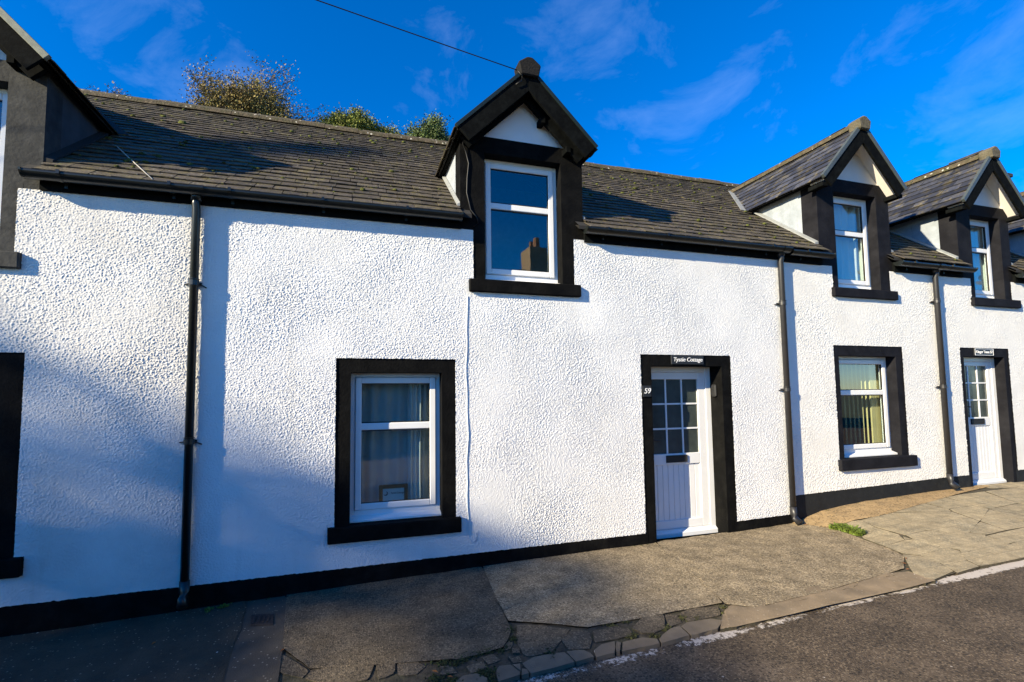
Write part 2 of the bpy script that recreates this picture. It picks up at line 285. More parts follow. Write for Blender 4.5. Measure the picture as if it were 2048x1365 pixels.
# ------------------------------------------------------------------ ground heights
WX = [-60, -6, -2.6, -1.4, 0, 2.25, 4.45, 5.3, 5.55, 5.8, 6.5, 8.1, 14, 60]
WZ = [-.5, -.20, -.14, -.105, -.062, -.012, .018, .045, .10, .165, .225, .275, .32, .6]
KX = [-60, -4, 0, 1.0, 2.6, 4.4, 6.07, 8, 14, 60]
KZ = [-.6, -.20, -.115, -.075, -.006, .060, .125, .175, .25, .5]
YK = -1.78
def G(x, y):
    a = float(np.interp(x, WX, WZ)); b = float(np.interp(x, KX, KZ))
    if y >= 0: return a
    if y >= YK: t = y/YK; return a+(b-a)*t
    return b
def Rd(x, y):
    return float(np.interp(x, KX, KZ))-0.032+0.010*min(max(-(y-YK), 0), 3)
def on_ground(px, py, fn=G):
    d = ray(px, py); z = 0.0
    for _ in range(12):
        t = (z-CAM.z)/d.z; p = CAM+t*d; z = fn(p.x, p.y)
    return Vector((p.x, p.y, z))
def sheet(name, xs, ys, fn, m, dz=0.0, parent=None, kind='structure'):
    v = [(x, y, fn(x, y)+dz) for y in ys for x in xs]; nx = len(xs)
    f = [(j*nx+i, j*nx+i+1, (j+1)*nx+i+1, (j+1)*nx+i) for j in range(len(ys)-1) for i in range(nx-1)]
    me = bpy.data.meshes.new(name); me.from_pydata(v, [], f); o = link(name, me, m, parent)
    if parent is None: o['kind'] = kind
    return o
big = lambda a, b, n: [a+(b-a)*i/n for i in range(n+1)]
gx = [-900, -300, -100, -60]+[p for p in WX[1:-1]]+[60, 100, 300, 900]
def earth(x, y):
    z = float(np.interp(x, WX, WZ))-0.30
    if y > 6: z += 10.5*(1-math.exp(-((y-6)/9)))*1.0+max(0, min(y-30, 60))*0.1
    return z
tag(sheet('ground', gx, [-900, -200, -60, -20, -9, -1, 6, 7, 9, 11, 13, 16, 20, 26, 34, 60, 120, 400], earth, 'ground'), 'green grassy hillside and earth around the houses', None)
road = sheet('road', [-60, -20, -8]+big(-6, 14, 80)+[20, 60], [-9.5, -8, -7, -6, -5, -4, -3.5, -3, -2.5, -2.2, -1.95, -1.70], Rd, 'road')
road['label'] = 'dark worn asphalt road with pale aggregate'
pav = sheet('pavement', [-60, -20, -8]+big(-6, 14, 100)+[20, 60], [YK+0.02, -1.5, -1.2, -.9, -.6, -.3, 0.05], G, 'dirt', dz=-0.014)
pav['label'] = 'cracked concrete pavement along the terrace'

# ------------------------------------------------------------------ pavement pieces
def ground_piece(name, pts, m, gap=0.005, dz=0.0, thick=0.05, jag=0.010, seg=0.04, cut=0.3, wob=0.004, seed=0, world=False):
    rr = random.Random(seed+len(pts)*17)
    P = [Vector((p[0], p[1])) if world else on_ground(*p).xy for p in pts]
    a = sum(P[i].x*P[(i+1) % len(P)].y-P[(i+1) % len(P)].x*P[i].y for i in range(len(P)))
    if a < 0: P.reverse()
    # inset
    n = len(P); Q = []
    for i in range(n):
        e0 = (P[i]-P[i-1]); e1 = (P[(i+1) % n]-P[i])
        n0 = Vector((-e0.y, e0.x)).normalized(); n1 = Vector((-e1.y, e1.x)).normalized(); b = (n0+n1)
        b = b.normalized()*min(2.0, 1/max(0.35, b.length/2)) if b.length > 1e-3 else n0
        Q.append(P[i]+b*gap)
    out_ = []
    for i in range(n):
        A, B = Q[i], Q[(i+1) % n]; k = max(1, int((B-A).length/seg)); e = (B-A); nn = Vector((-e.y, e.x)).normalized() if e.length > 1e-6 else Vector((0, 1))
        for j in range(k):
            t = j/k; out_.append(A+e*t+nn*(rr.uniform(-jag, jag) if j else 0))
    bm = bmesh.new(); vs = [bm.verts.new((q.x, q.y, 0)) for q in out_]
    try: f = bm.faces.new(vs)
    except Exception: bm.free(); return None
    bmesh.ops.triangulate(bm, faces=bm.faces[:], ngon_method='EAR_CLIP')
    bmesh.ops.dissolve_limit(bm, angle_limit=0.01, verts=[], edges=[e for e in bm.edges if not e.is_boundary])
    if cut:
        for ax in (0, 1):
            lo = min(q[ax] for q in out_); hi = max(q[ax] for q in out_); c = math.ceil(lo/cut)*cut
            while c < hi:
                no = [0, 0, 0]; no[ax] = 1; co = [0, 0, 0]; co[ax] = c
                bmesh.ops.bisect_plane(bm, geom=bm.verts[:]+bm.edges[:]+bm.faces[:], plane_co=co, plane_no=no); c += cut
    for v in bm.verts: v.co.z = G(v.co.x, v.co.y)+dz+rr.uniform(-wob, wob)
    be = [e for e in bm.edges if e.is_boundary]
    r = bmesh.ops.extrude_edge_only(bm, edges=be)
    for v in [g for g in r['geom'] if isinstance(g, bmesh.types.BMVert)]: v.co.z -= thick
    bmesh.ops.recalc_face_normals(bm, faces=bm.faces)
    if sum(f.normal.z for f in bm.faces) < 0: bmesh.ops.reverse_faces(bm, faces=bm.faces[:])
    if name != 'kerb_stone':
        for f_ in bm.faces:
            if abs(f_.normal.z) < 0.6: f_.material_index = 1
    me = bpy.data.meshes.new(name); bm.to_mesh(me); bm.free(); me.materials.append(MT[m]); me.materials.append(MT['crack' if name == 'slab' else 'dirt'])
    return link(name, me, m, pav)
c560 = lambda L_: [(560+x/3.657, 1060+y/3.657) for x, y in L_]
c104 = lambda L_: [(1040+x/3.938, 1040+y/3.938) for x, y in L_]
c150 = lambda L_: [(1500+x/3.37, 960+y/3.37) for x, y in L_]
c164 = lambda L_: [(1640+x/5.02, 960+y/5.02) for x, y in L_]
c860 = lambda L_: [(860+x/6.024, 1180+y/6.024) for x, y in L_]
wallbase = lambda x: (lambda q: (q[0], q[1]))(proj((x, 0.02, G(x, 0))))
# crack lines shared by neighbouring slabs
A_ = [wallbase(-0.86), (487, 1236), (443, 1356), (425, 1420)]
B_ = [wallbase(-0.56), (579, 1217), (562, 1302), (545, 1420)]
Bs = [wallbase(-0.56), (579, 1217), (564, 1297)]
s3b = c560([(20, 870), (215, 1020), (370, 970), (560, 940), (700, 975), (960, 925), (1100, 960), (1340, 940), (1640, 860), (1700, 740), (1660, 670)])
C_ = [wallbase(1.28), (985, 1180), (996, 1205), (1014, 1243)]
s4b = c104([(0, 805), (300, 820), (540, 850), (640, 810), (760, 815), (800, 785), (1000, 745), (1140, 710), (1300, 675), (1430, 660), (1610, 660)])
E_ = [(1319, 1091), (1342, 1116), (1370, 1139), (1405, 1159), (1421, 1177), (1449, 1208)]
s5b = [(1494, 1215), (1538, 1211), (1571, 1199), (1627, 1187), (1678, 1175), (1707, 1165), (1712, 1150), (1734, 1144), (1767, 1148), (1811, 1137), (1806, 1117), (1811, 1111)]
s5r = [(1767, 1093), (1725, 1079), (1690, 1066), (1666, 1056), (1624, 1052), wallbase(5.30)]
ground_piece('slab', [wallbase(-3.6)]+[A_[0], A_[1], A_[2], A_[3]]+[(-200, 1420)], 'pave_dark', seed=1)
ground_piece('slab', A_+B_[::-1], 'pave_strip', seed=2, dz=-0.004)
ground_piece('slab', Bs+s3b[1:]+C_[::-1][1:], 'pave_shaded', seed=3, gap=0.010)
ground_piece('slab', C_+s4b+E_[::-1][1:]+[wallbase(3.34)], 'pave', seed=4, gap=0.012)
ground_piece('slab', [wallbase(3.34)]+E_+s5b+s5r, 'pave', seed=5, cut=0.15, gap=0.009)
for i, pl in enumerate([
    c560([(0, 890), (210, 1025), (165, 1075), (20, 1045), (-60, 990)]), c560([(220, 1030), (370, 985), (560, 960), (690, 985), (640, 1090), (480, 1115), (330, 1115), (180, 1085)]),
    c560([(700, 990), (850, 950), (830, 1050), (720, 1090)]), c560([(860, 950), (960, 940), (1070, 990), (1000, 1050), (860, 1055)]),
    c560([(1170, 990), (1250, 985), (1300, 1040), (1170, 1060)]), c560([(1360, 1000), (1480, 955), (1520, 1000), (1400, 1050)]),
    c860([(1040, 410), (1400, 420), (1690, 470), (1560, 560), (1480, 730), (1160, 790), (1050, 640)]), c860([(1700, 470), (1900, 480), (1960, 600), (1930, 700), (1660, 710), (1580, 600)]),
    c860([(980, 690), (1080, 690), (1090, 760), (990, 760)]), c860([(620, 800), (760, 760), (860, 830), (700, 890)]), c860([(930, 790), (1100, 790), (1110, 860), (1000, 880)]),
    c860([(470, 910), (650, 860), (690, 930), (520, 970)]), c860([(890, 600), (1000, 610), (970, 700), (890, 720)]),
    c104([(570, 870), (760, 830), (860, 850), (890, 900), (760, 935), (590, 960)]), c104([(880, 850), (960, 765), (1125, 735), (1145, 850), (1060, 890), (960, 890)]),
    c104([(1140, 735), (1240, 740), (1280, 800), (1180, 835)]), c104([(1255, 735), (1340, 690), (1560, 680), (1580, 745), (1480, 765), (1320, 795)])]):
    ground_piece('fragment', pl, 'pave_shaded', seed=20+i, gap=0.003, dz=-0.008+0.003*(i % 3), jag=0.010, seg=0.032, cut=0, wob=0.002)
for i, pl in enumerate([
    c860([(310, 1090), (400, 1020), (560, 995), (690, 1050), (720, 1180), (300, 1200)]), c860([(795, 960), (830, 910), (970, 890), (1090, 980), (1085, 1020), (820, 1100)]),
    c860([(985, 890), (1090, 875), (1095, 970)]), c860([(1100, 940), (1170, 940), (1200, 1000), (1100, 1020)]),
    c860([(1105, 880), (1250, 800), (1620, 740), (1750, 860), (1210, 1000), (1170, 930)]), c860([(1640, 735), (1850, 710), (1940, 750), (1980, 800), (1760, 860)]),
    c104([(580, 1020), (640, 975), (748, 948), (748, 1040), (600, 1078)]), c104([(756, 950), (798, 960), (790, 1032), (756, 1036)]),
    c104([(806, 958), (960, 920), (1080, 932), (1104, 968), (800, 1034)]), c104([(1094, 930), (1180, 852), (1258, 830), (1340, 906), (1112, 968)]),
    c104([(1266, 832), (1310, 800), (1500, 772), (1600, 785), (1560, 850), (1348, 906)])]):
    ground_piece('kerb_stone', pl, 'kerb', seed=50+i, gap=0.003, dz=-0.004, thick=0.12, jag=0.006, seg=0.05, cut=0, wob=0.002)
ground_piece('cement_patch', c104([(1600, 800), (1590, 740), (1640, 670), (1790, 700), (1960, 665)])+[(1571, 1206), (1627, 1194), (1678, 1182), (1715, 1170), (1720, 1152), (1767, 1155), (1815, 1142), (1836, 1151), (1872, 1161), (1790, 1178), (1700, 1197), (1600, 1217), (1520, 1240), (1440, 1258)], 'cement', seed=70, dz=-0.004, thick=0.10, gap=0.002, cut=0.2)
for i, pl in enumerate([
    [(215, 415), (410, 400), (550, 470), (390, 505), (300, 465)], [(390, 505), (550, 470), (790, 545), (850, 600), (640, 660), (430, 580)],
    [(410, 400), (560, 365), (740, 325), (1060, 500), (860, 550), (550, 465)],
    [(740, 330), (1000, 350), (1060, 500)], [(740, 325), (1310, 315), (1340, 470), (1180, 512), (1060, 500), (1000, 350)], [(1320, 315), (1600, 412), (1500, 525), (1380, 545), (1190, 515), (1340, 470)],
    [(1605, 415), (1880, 500), (1660, 545), (1505, 525)],
    [(650, 255), (980, 215), (1290, 290), (1320, 312), (740, 322)], [(985, 212), (1250, 170), (1560, 250), (1290, 288)],
    [(860, 550), (1060, 505), (1180, 515), (1380, 545), (1500, 525), (1660, 548), (1670, 590), (1500, 715), (1220, 665), (930, 590)],
    [(640, 660), (850, 600), (930, 592), (1130, 625), (1215, 655), (1060, 715), (1010, 755), (830, 735)],
    [(830, 560), (925, 590), (850, 600)],
    [(1010, 755), (1060, 715), (1215, 660), (1400, 710), (1480, 805), (1200, 830)],
    [(1400, 705), (1500, 715), (1560, 660), (1670, 590), (1680, 555), (1890, 640), (1700, 720), (1600, 860), (1480, 805)],
    [(1680, 555), (2060, 478), (2400, 400), (2500, 470), (1890, 640)], [(1890, 642), (2500, 472), (2700, 600), (2060, 770), (1780, 830), (1605, 862), (1700, 722)],
    [(830, 740), (1010, 757), (1200, 830), (1340, 912), (1150, 995), (960, 965), (900, 880), (880, 790)], [(1205, 830), (1480, 808), (1600, 862), (1380, 928), (1340, 908)],
    [(1610, 412), (1700, 290), (2100, 430), (2060, 470), (1880, 498)], [(1330, 310), (1300, 290), (1560, 250), (1695, 290), (1605, 410)],
    [(1700, 288), (1990, 235), (2400, 330), (2400, 396), (2100, 428)], [(1260, 168), (1650, 115), (1985, 232), (1700, 286), (1560, 250)],
    [(1660, 112), (2048, 62), (2500, 200), (2400, 325), (1990, 232)]]):
    ground_piece('paving_slab', c164(pl), 'paver', seed=90+i, gap=0.0014, dz=-0.005, jag=0.005, seg=0.08, cut=0.4, wob=0.002)
ground_piece('cement_apron', [(5.30, 0.02), (5.5, 0.02), (6.2, 0.02), (7.0, 0.02), (8.2, 0.02), (9.0, 0.02), (9.0, -0.07), (8.2, -0.13)]+[tuple(on_ground(*p).xy) for p in c164([(1290, 160), (980, 212), (650, 250), (742, 320), (560, 362), (215, 412), (120, 480), (-60, 470)])], 'apron', seed=120, gap=0.0, dz=-0.002, cut=0.2, world=True)
ground_piece('paving_slab', [(8.9, 0.02), (13, 0.02), (13, -0.35), (9.6, -0.30), (8.9, -0.12)], 'paver', seed=131, dz=-0.009, gap=0.0, cut=0.4, world=True)
# painted edge line, a thin sheet on the road beside the kerb
ed = [on_ground(*p, fn=Rd).xy for p in [(760, 1440), (880, 1402), (990, 1370), (1130, 1340), (1280, 1303), (1450, 1262), (1560, 1234), (1650, 1210), (1760, 1185), (1850, 1165), (1960, 1140), (2060, 1116), (2200, 1084), (2500, 1020)]]
v, f, at = [], [], []
pl = []
for a, b in zip(ed[:-1], ed[1:]):
    for j in range(12): pl.append(a.lerp(b, j/12))
for i, p in enumerate(pl):
    d = (pl[min(i+1, len(pl)-1)]-pl[max(i-1, 0)]).normalized(); n = Vector((d.y, -d.x))
    for q, e in ((-0.012, 0.30), (0.015, 0.0), (0.05, -0.03), (0.085, 0.03), (0.13, 0.42)):
        c = p+n*q; v.append((c.x, c.y, Rd(c.x, c.y)+0.004)); at.append(e+float(np.interp(c.x, [0.8, 2.2, 3.2, 4.2, 6.0], [0.10, 0.05, 0.06, 0.02, -0.12])))
for i in range(len(pl)-1):
    for k in range(4): f.append((i*5+k, i*5+k+1, (i+1)*5+k+1, (i+1)*5+k))
me = bpy.data.meshes.new('edge_line'); me.from_pydata(v, [], f)
ea = me.attributes.new('edge', 'FLOAT', 'POINT'); ea.data.foreach_set('value', at)
ln = link('edge_line', me, 'line'); ln['kind'] = 'structure'; ln['label'] = 'worn white painted line along the kerb'

# ------------------------------------------------------------------ roughcast walls
def noise2(nx, nz, step, lam, seed):
    g = np.random.default_rng(seed).standard_normal((nx, nz)); Fq = np.fft.fft2(g)
    kx = np.fft.fftfreq(nx, step)[:, None]; kz = np.fft.fftfreq(nz, step)[None, :]; k = np.sqrt(kx*kx+kz*kz)
    Fq *= np.exp(-((k-1/lam)/(0.8/lam))**2); h = np.real(np.fft.ifft2(Fq)); return h/h.std()
def rough_wall(H, x0, x1, zb, z1, holes, step, seed, m, amp=0.0021, y0=-0.016, lam=0.0185):
    nx = int((x1-x0)/step)+1; nz = int((z1-0.1)/step)+1
    h = noise2(nx, nz, step, lam, seed)*0.8+noise2(nx, nz, step, lam*2.2, seed+1)*0.25
    h = np.where(h > -0.2, h, -0.2+(h+0.2)*0.45); h = np.clip(h*1.15, -1.5, 2.6)
    h = h*(1+0.22*noise2(nx, nz, step, 1.3, seed+2)) + 0.3*noise2(nx, nz, step, 0.7, seed+3)
    xs = np.linspace(x0, x1, nx); bot = np.array([zb(x) for x in xs])
    t = np.linspace(0, 1, nz)
    X = np.repeat(xs[:, None], nz, 1); Z = bot[:, None]+(z1-bot[:, None])*t[None, :]
    jx = np.random.default_rng(seed+9).uniform(-.25, .25, X.shape)*step
    X[1:-1] += jx[1:-1]; Z[:, 1:-1] += np.roll(jx, 5)[:, 1:-1]
    for a, b, c, d in holes:
        ia, ib = np.searchsorted(xs, [a, b]); r0 = np.where((t*(z1-bot.mean())+bot.mean() > c-0.02) & (t*(z1-bot.mean())+bot.mean() < d+0.02))[0]
        wv = np.random.default_rng(seed+77).standard_normal(nz)*0.0012
        for ci, ed_ in ((ia, a), (ib, b)):
            if 1 < ci < nx-1:
                if abs(xs[ci-1]-ed_) < abs(xs[ci]-ed_): ci -= 1
                X[ci, r0] = ed_+wv[r0]
        cols = np.where((xs > a-0.01) & (xs < b+0.01))[0]; wv2 = np.random.default_rng(seed+78).standard_normal(nx)*0.0012
        for ed_ in (c, d):
            if len(cols) and bot.mean()+0.02 < ed_ < z1-0.02:
                ri = np.abs(Z[cols[0], :]-ed_).argmin() if len(cols) else 0
                ri = int(round((ed_-bot[cols].mean())/(z1-bot[cols].mean())*(nz-1))); Z[cols, ri] = ed_+wv2[cols]
    Z[:, 0] += noise2(nx, 8, step, 0.06, seed+5)[:, 0]*0.0013
    Y = y0-amp*h
    vid = np.arange(nx*nz).reshape(nx, nz)
    q = np.stack([vid[:-1, :-1], vid[1:, :-1], vid[1:, 1:], vid[:-1, 1:]], -1)
    cx = (X[:-1, :-1]+X[1:, 1:])/2; cz = (Z[:-1, :-1]+Z[1:, 1:])/2; keep = np.ones(cx.shape, bool)
    rag = 0.0
    for a, b, c, d in holes: keep &= ~((cx > a+rag) & (cx < b+rag) & (cz > c+rag) & (cz < d+rag))
    q = q[keep]; off = np.array(H.location)
    co = np.stack([X, Y, Z], -1).reshape(-1, 3)-off
    used = np.zeros(len(co), bool); used[q.ravel()] = True; rm = np.cumsum(used)-1; co = co[used]; q = rm[q]
    me = bpy.data.meshes.new('wall'); me.vertices.add(len(co)); me.vertices.foreach_set('co', co.ravel())
    me.loops.add(q.size); me.loops.foreach_set('vertex_index', q.ravel().astype(np.int32))
    me.polygons.add(len(q)); me.polygons.foreach_set('loop_start', np.arange(0, q.size, 4, dtype=np.int32))
    me.polygons.foreach_set('use_smooth', np.ones(len(q), bool))
    me.update(calc_edges=True); me.validate()
    return link('wall', me, m, H)

# ------------------------------------------------------------------ houses
HL = empty('terraced_house', (-3.5, 0, 0), 'terraced cottage with weathered charcoal trim and a dormer half out of view', 'house')
HT = empty('terraced_house', (2.0, 0, 0), 'bright white roughcast cottage with black trim and house number 59', 'house')
HG = empty('terraced_house', (8.0, 0, 0), 'cream roughcast cottage with two dormers and a door plaque ending in 57', 'house')
HR = empty('terraced_house', (13.0, 0, 0), 'cream cottage beyond the two-dormer cottage with chimneys on its ridge', 'house')
XB = [-9.0, -1.30, 5.385, 10.75, 16.0]
SL, RZ0 = 0.82, 3.642          # main roof plane z = RZ0 + SL*y
YR = 2.50; ZR = RZ0+SL*YR
nrm = Vector((0, -SL, 1)).normalized()

def frame_box(mb, x0, x1, z0, z1, wl, wr, wt, wb, y0, y1):
    mb.box(x0, x0+wl, y0, y1, z0, z1); mb.box(x1-wr, x1, y0, y1, z0, z1)
    mb.box(x0+wl, x1-wr, y0, y1, z1-wt, z1); mb.box(x0+wl, x1-wr, y0, y1, z0, z0+wb)
def window(H, x0, x1, z0, z1, y, tz, lab=None):
    """upvc window: outer frame, inner sash with one transom, two panes, projecting cill"""
    mb = MB(); frame_box(mb, x0-0.015, x1+0.015, z0+0.045, z1+0.015, 0.055, 0.055, 0.055, 0.055, y, y+0.07)
    W = part(mb, 'window', 'upvc', H, bevel=0.004)
    if lab: W['label'] = lab
    sx0, sx1, s0, s1 = x0+0.043, x1-0.043, z0+0.103, z1-0.043
    mb = MB(); frame_box(mb, sx0, sx1, s0, s1, 0.06, 0.06, 0.06, 0.06, y-0.018, y+0.04); sub(mb, 'sash', 'upvc', W, bevel=0.006)
    mb = MB().box(sx0+0.05, sx1-0.05, y-0.014, y+0.036, tz-0.034, tz+0.034); sub(mb, 'transom', 'upvc', W, bevel=0.006)
    for a, b in ((s0+0.045, tz-0.025), (tz+0.025, s1-0.045)):
        mb = MB(); frame_box(mb, sx0+0.052, sx1-0.052, a+0.007, b-0.007, 0.013, 0.013, 0.013, 0.013, y-0.006, y+0.02); sub(mb, 'gasket', 'gasket', W)
        sub(MB().box(sx0+0.05, sx1-0.05, y+0.006, y+0.012, a, b), 'pane', 'glass', W)
    mb = MB().prism([(y-0.075, z0+0.002), (y+0.05, z0+0.002), (y+0.05, z0+0.055), (y-0.005, z0+0.050), (y-0.075, z0+0.026)], x0-0.006, x1+0.006, 'x'); sub(mb, 'cill', 'upvc', W, bevel=0.003)
    return W
def opening(H, bx0, bx1, bz1, ox0, ox1, oz0, oz1, m, sill=None, depth=0.24, bz0=None):
    """painted masonry surround: two jambs, lintel, stone sill"""
    e = 0.03; zb = bz0 if bz0 is not None else oz0
    part(MB().box(bx0-e, ox0, -0.006, depth, zb, bz1+e), 'jamb', m, H)
    part(MB().box(ox1, bx1+e, -0.006, depth, zb, bz1+e), 'jamb', m, H)
    part(MB().box(ox0+0.001, ox1-0.001, -0.006, depth, oz1, bz1+e), 'lintel', m, H)
    if sill: part(MB().box(sill[0], sill[1], -0.062, depth, sill[2], sill[3]), 'sill', m, H, bevel=0.008)

def half_pipe(x0, x1, yc, zt, r, th=0.004, n=10):
    mb = MB(); pts = []
    for rr in (r, r-th):
        for k in range(n+1): t = math.pi*k/n; pts.append((yc-rr*math.cos(t), zt-rr*math.sin(t)))
    for x in (x0, x1): mb.v += [(x, p[0], p[1]) for p in pts]
    m_ = len(pts)
    for k in range(n): mb.f.append((k, k+1, m_+k+1, m_+k)); mb.f.append((n+1+k, m_+n+1+k, m_+n+2+k, n+2+k))
    mb.f += [(0, m_, m_+n+1, n+1), (n, 2*n+1, m_+2*n+1, m_+n)]
    return mb
def gutter(H, x0, x1, zt, m='gutter', caps=(True, True), unions=()):
    g = part(half_pipe(x0, x1, -0.115, zt, 0.062), 'gutter', m, H, smooth=True)
    for c, x in zip(caps, (x0, x1)):
        if c:
            t = [math.pi*k/10 for k in range(11)]
            sub(MB().prism([(-0.115-0.067*math.cos(a), zt+0.004-0.067*math.sin(a)) for a in t], x-0.008, x+0.008, 'x'), 'end_cap', m, g)
    k = x0+0.25
    while k < x1-0.05:
        mb = half_pipe(k-0.014, k+0.014, -0.115, zt+0.002, 0.067, 0.006); mb.box(k-0.012, k+0.012, -0.185, -0.176, zt-0.02, zt+0.012); mb.box(k-0.012, k+0.012, -0.055, -0.018, zt-0.09, zt-0.01)
        sub(mb, 'bracket', m, g); k += 0.78
    for u in unions: sub(half_pipe(u-0.055, u+0.055, -0.115, zt+0.003, 0.071, 0.008), 'union', m, g, smooth=True)
    return g
def downpipe(H, x, zt, zb, m, clips, r=0.034):
    y = -0.068
    path = [(x, y-0.012, zt-0.02), (x, y-0.012, zt-0.12), (x, y, zt-0.16), (x, y, zb+0.16)]
    d = part(MB().tube(path, r, 14), 'downpipe', m, H, smooth=True)
    sub(MB().tube([(x, y-0.014, zt-0.02), (x, y-0.014, zt-0.085)], r+0.010, 14), 'outlet', m, d, smooth=True)
    sub(MB().tube([(x, y, zb+0.22), (x, y, zb+0.13), (x, y-0.02, zb+0.085), (x+0.01, y-0.075, zb+0.035)], [r+0.005, r+0.005, r+0.005, r+0.007], 14), 'shoe', m, d, smooth=True)
    for z in clips:
        mb = MB().tube([(x, y, z-0.022), (x, y, z+0.022)], r+0.007, 14); mb.tube([(x, y, z+0.03), (x, y, z+0.036)], r+0.009, 14); mb.box(x-0.05, x+0.05, -0.03, 0.0, z-0.012, z+0.012)
        mb.tube([(x-0.03, y+0.01, z), (x-0.085, -0.02, z-0.01)], 0.006, 6); mb.tube([(x+0.03, y+0.01, z), (x+0.085, -0.02, z-0.03)], 0.006, 6)
        sub(mb, 'pipe_clip', m, d, smooth=False)
    return d

# ---- slates
slate_meshes = []
for k in range(5):
    j = lambda a=0.03: random.uniform(-a, a)
    # unit slate: x -0.5..0.5, y 0..1 up the slope, thin, tail slightly ragged and thicker
    c0 = [(-0.5, 0+j()), (-0.18, j(0.025)), (0.2, j(0.025)), (0.5, j()), (0.5, 1), (-0.5, 1)]
    v = [(x, y, 0.0) for x, y in c0]+[(x, y, 1.0 if y < 0.5 else 0.8) for x, y in c0]
    f = [(6, 7, 8, 9, 10, 11)]+[(i, (i+1) % 6, (i+1) % 6+6, i+6) for i in range(6)]
    me = bpy.data.meshes.new('slate'); me.from_pydata(v, [], f); me.update(); slate_meshes.append(me)
def slates(roof, H_loc, m, origin, ux, uv, un, ulen, vlen, gauge0, gauge1, width, keep, cap, seed, stagger=False, trim=None):
    """lay courses on a plane: origin at eave start, ux along the eave, uv up the slope, un outward"""
    rr = random.Random(seed); items = []; v = -0.02; i = 0
    while v < vlen-0.03:
        t = v/vlen; g = gauge0+(gauge1-gauge0)*t; dl = (0.14*((i*0.618) % 1)-0.07) if stagger else 0.0; u = dl; first = True
        while u < ulen+dl-0.001:
            wd = width*rr.uniform(0.72, 1.3)*(1.0-0.18*t)
            if first: wd *= rr.uniform(0.45, 1.0); first = False
            if u+wd > ulen+dl-0.11: wd = ulen+dl-u
            u0, u1 = u, u+wd
            if trim: u0, u1 = trim(u0, u1, origin+uv*(v+g*0.5))
            if u1-u0 > 0.04:
                c = origin+ux*((u0+u1)/2)+uv*(v+g*0.5)
                if keep(c): items.append((u0, u1, v+rr.uniform(-0.008, 0.008), g, c))
            u += wd
        v += g; i += 1
    def score(it):
        x, y, d = proj(it[4]); ins = -30 < x < 2080 and -30 < y < 1400 and d > 0
        return (0 if ins else 1, (it[4]-CAM).length)
    items.sort(key=score)
    base = Matrix((ux, uv, un)).transposed().to_4x4()
    mb = MB(); cnt = 0
    for it in items:
        u0, u1, v, g, c = it; th = rr.uniform(0.007, 0.011); ln_ = g+0.045
        tilt = Matrix.Rotation(-0.016/ln_*rr.uniform(0.8, 1.25), 4, 'X') @ Matrix.Rotation(rr.uniform(-0.008, 0.008), 4, 'Z') @ Matrix.Rotation(rr.uniform(-0.012, 0.012), 4, 'Y')
        Mx = Matrix.Translation(origin+ux*((u0+u1)/2)+uv*v+un*0.020) @ base @ tilt @ Matrix.Diagonal((u1-u0-rr.uniform(0.003, 0.008), ln_, th, 1))
        me = rr.choice(slate_meshes)
        if cnt < cap and score(it)[0] == 0:
            o = bpy.data.objects.new('slate', me); COL.objects.link(o); o.parent = roof
            o.matrix_local = Matrix.Translation(-Vector(roof['off'])) @ Mx
            if not me.materials: me.materials.append(None)
            o.material_slots[0].link = 'OBJECT'; o.material_slots[0].material = MT[m]; cnt += 1
        else:
            b = len(mb.v); mb.v += [tuple(Mx @ q.co) for q in me.vertices]; mb.f += [tuple(b+k for k in p.vertices) for p in me.polygons]
    if mb.v:
        me = bpy.data.meshes.new('slates'); me.from_pydata(mb.v, [], mb.f); me.transform(Matrix.Translation(-Vector(roof['off'])))
        o = link('slates', me, m, roof); o['kind'] = 'stuff'
    return cnt

DORM = []   # (xc, half width, ridge z, eave z)
def dormer_top(x):
    z = -9
    for xc, hw, zr, ze, fx0, fx1 in DORM:
        if abs(x-xc) < hw: z = max(z, zr-(zr-ze)/hw*abs(x-xc))
    return z
def in_dormer(c, e=0.0):
    for xc, hw, zr, ze, fx0, fx1 in DORM:
        if abs(c.x-xc) < hw and c.z < zr-(zr-ze)/hw*abs(c.x-xc)-0.03+e:
            if fx0-e < c.x < fx1+e: return True
            if c.z > ze-0.12: return True
    return False
def trim_d(a, b, c, ox):
    for xc, hw, zr, ze, fx0, fx1 in DORM:
        if c.z < ze-0.10 and a+ox < fx1 and b+ox > fx0:
            if (a+b)/2+ox < xc: b = min(b, fx0-ox-0.004)
            else: a = max(a, fx1-ox+0.004)
    return a, b
DSPEC = {}
def dormer_spec(key, **k): DSPEC[key] = k; DORM.append((k['xc'], k['hw'], k['zr'], k['ze'], k['fx0'], k['fx1']))
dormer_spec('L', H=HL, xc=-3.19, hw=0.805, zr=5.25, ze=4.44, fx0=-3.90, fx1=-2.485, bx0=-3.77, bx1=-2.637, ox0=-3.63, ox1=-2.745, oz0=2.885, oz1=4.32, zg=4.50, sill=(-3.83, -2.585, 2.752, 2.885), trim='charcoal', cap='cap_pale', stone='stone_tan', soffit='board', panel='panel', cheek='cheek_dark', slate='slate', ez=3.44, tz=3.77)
dormer_spec('T', H=HT, xc=1.785, hw=0.785, zr=5.165, ze=4.40, fx0=1.075, fx1=2.50, bx0=1.21, bx1=2.372, ox0=1.342, ox1=2.234, oz0=2.90, oz1=4.29, zg=4.47, sill=(1.159, 2.434, 2.766, 2.90), trim='black', cap='cap_green', cw=0.034, sw=1.12, stone='stone_dark', soffit='board', panel='panel', cheek='cheek_white', slate='slate', ez=3.44, tz=3.766)
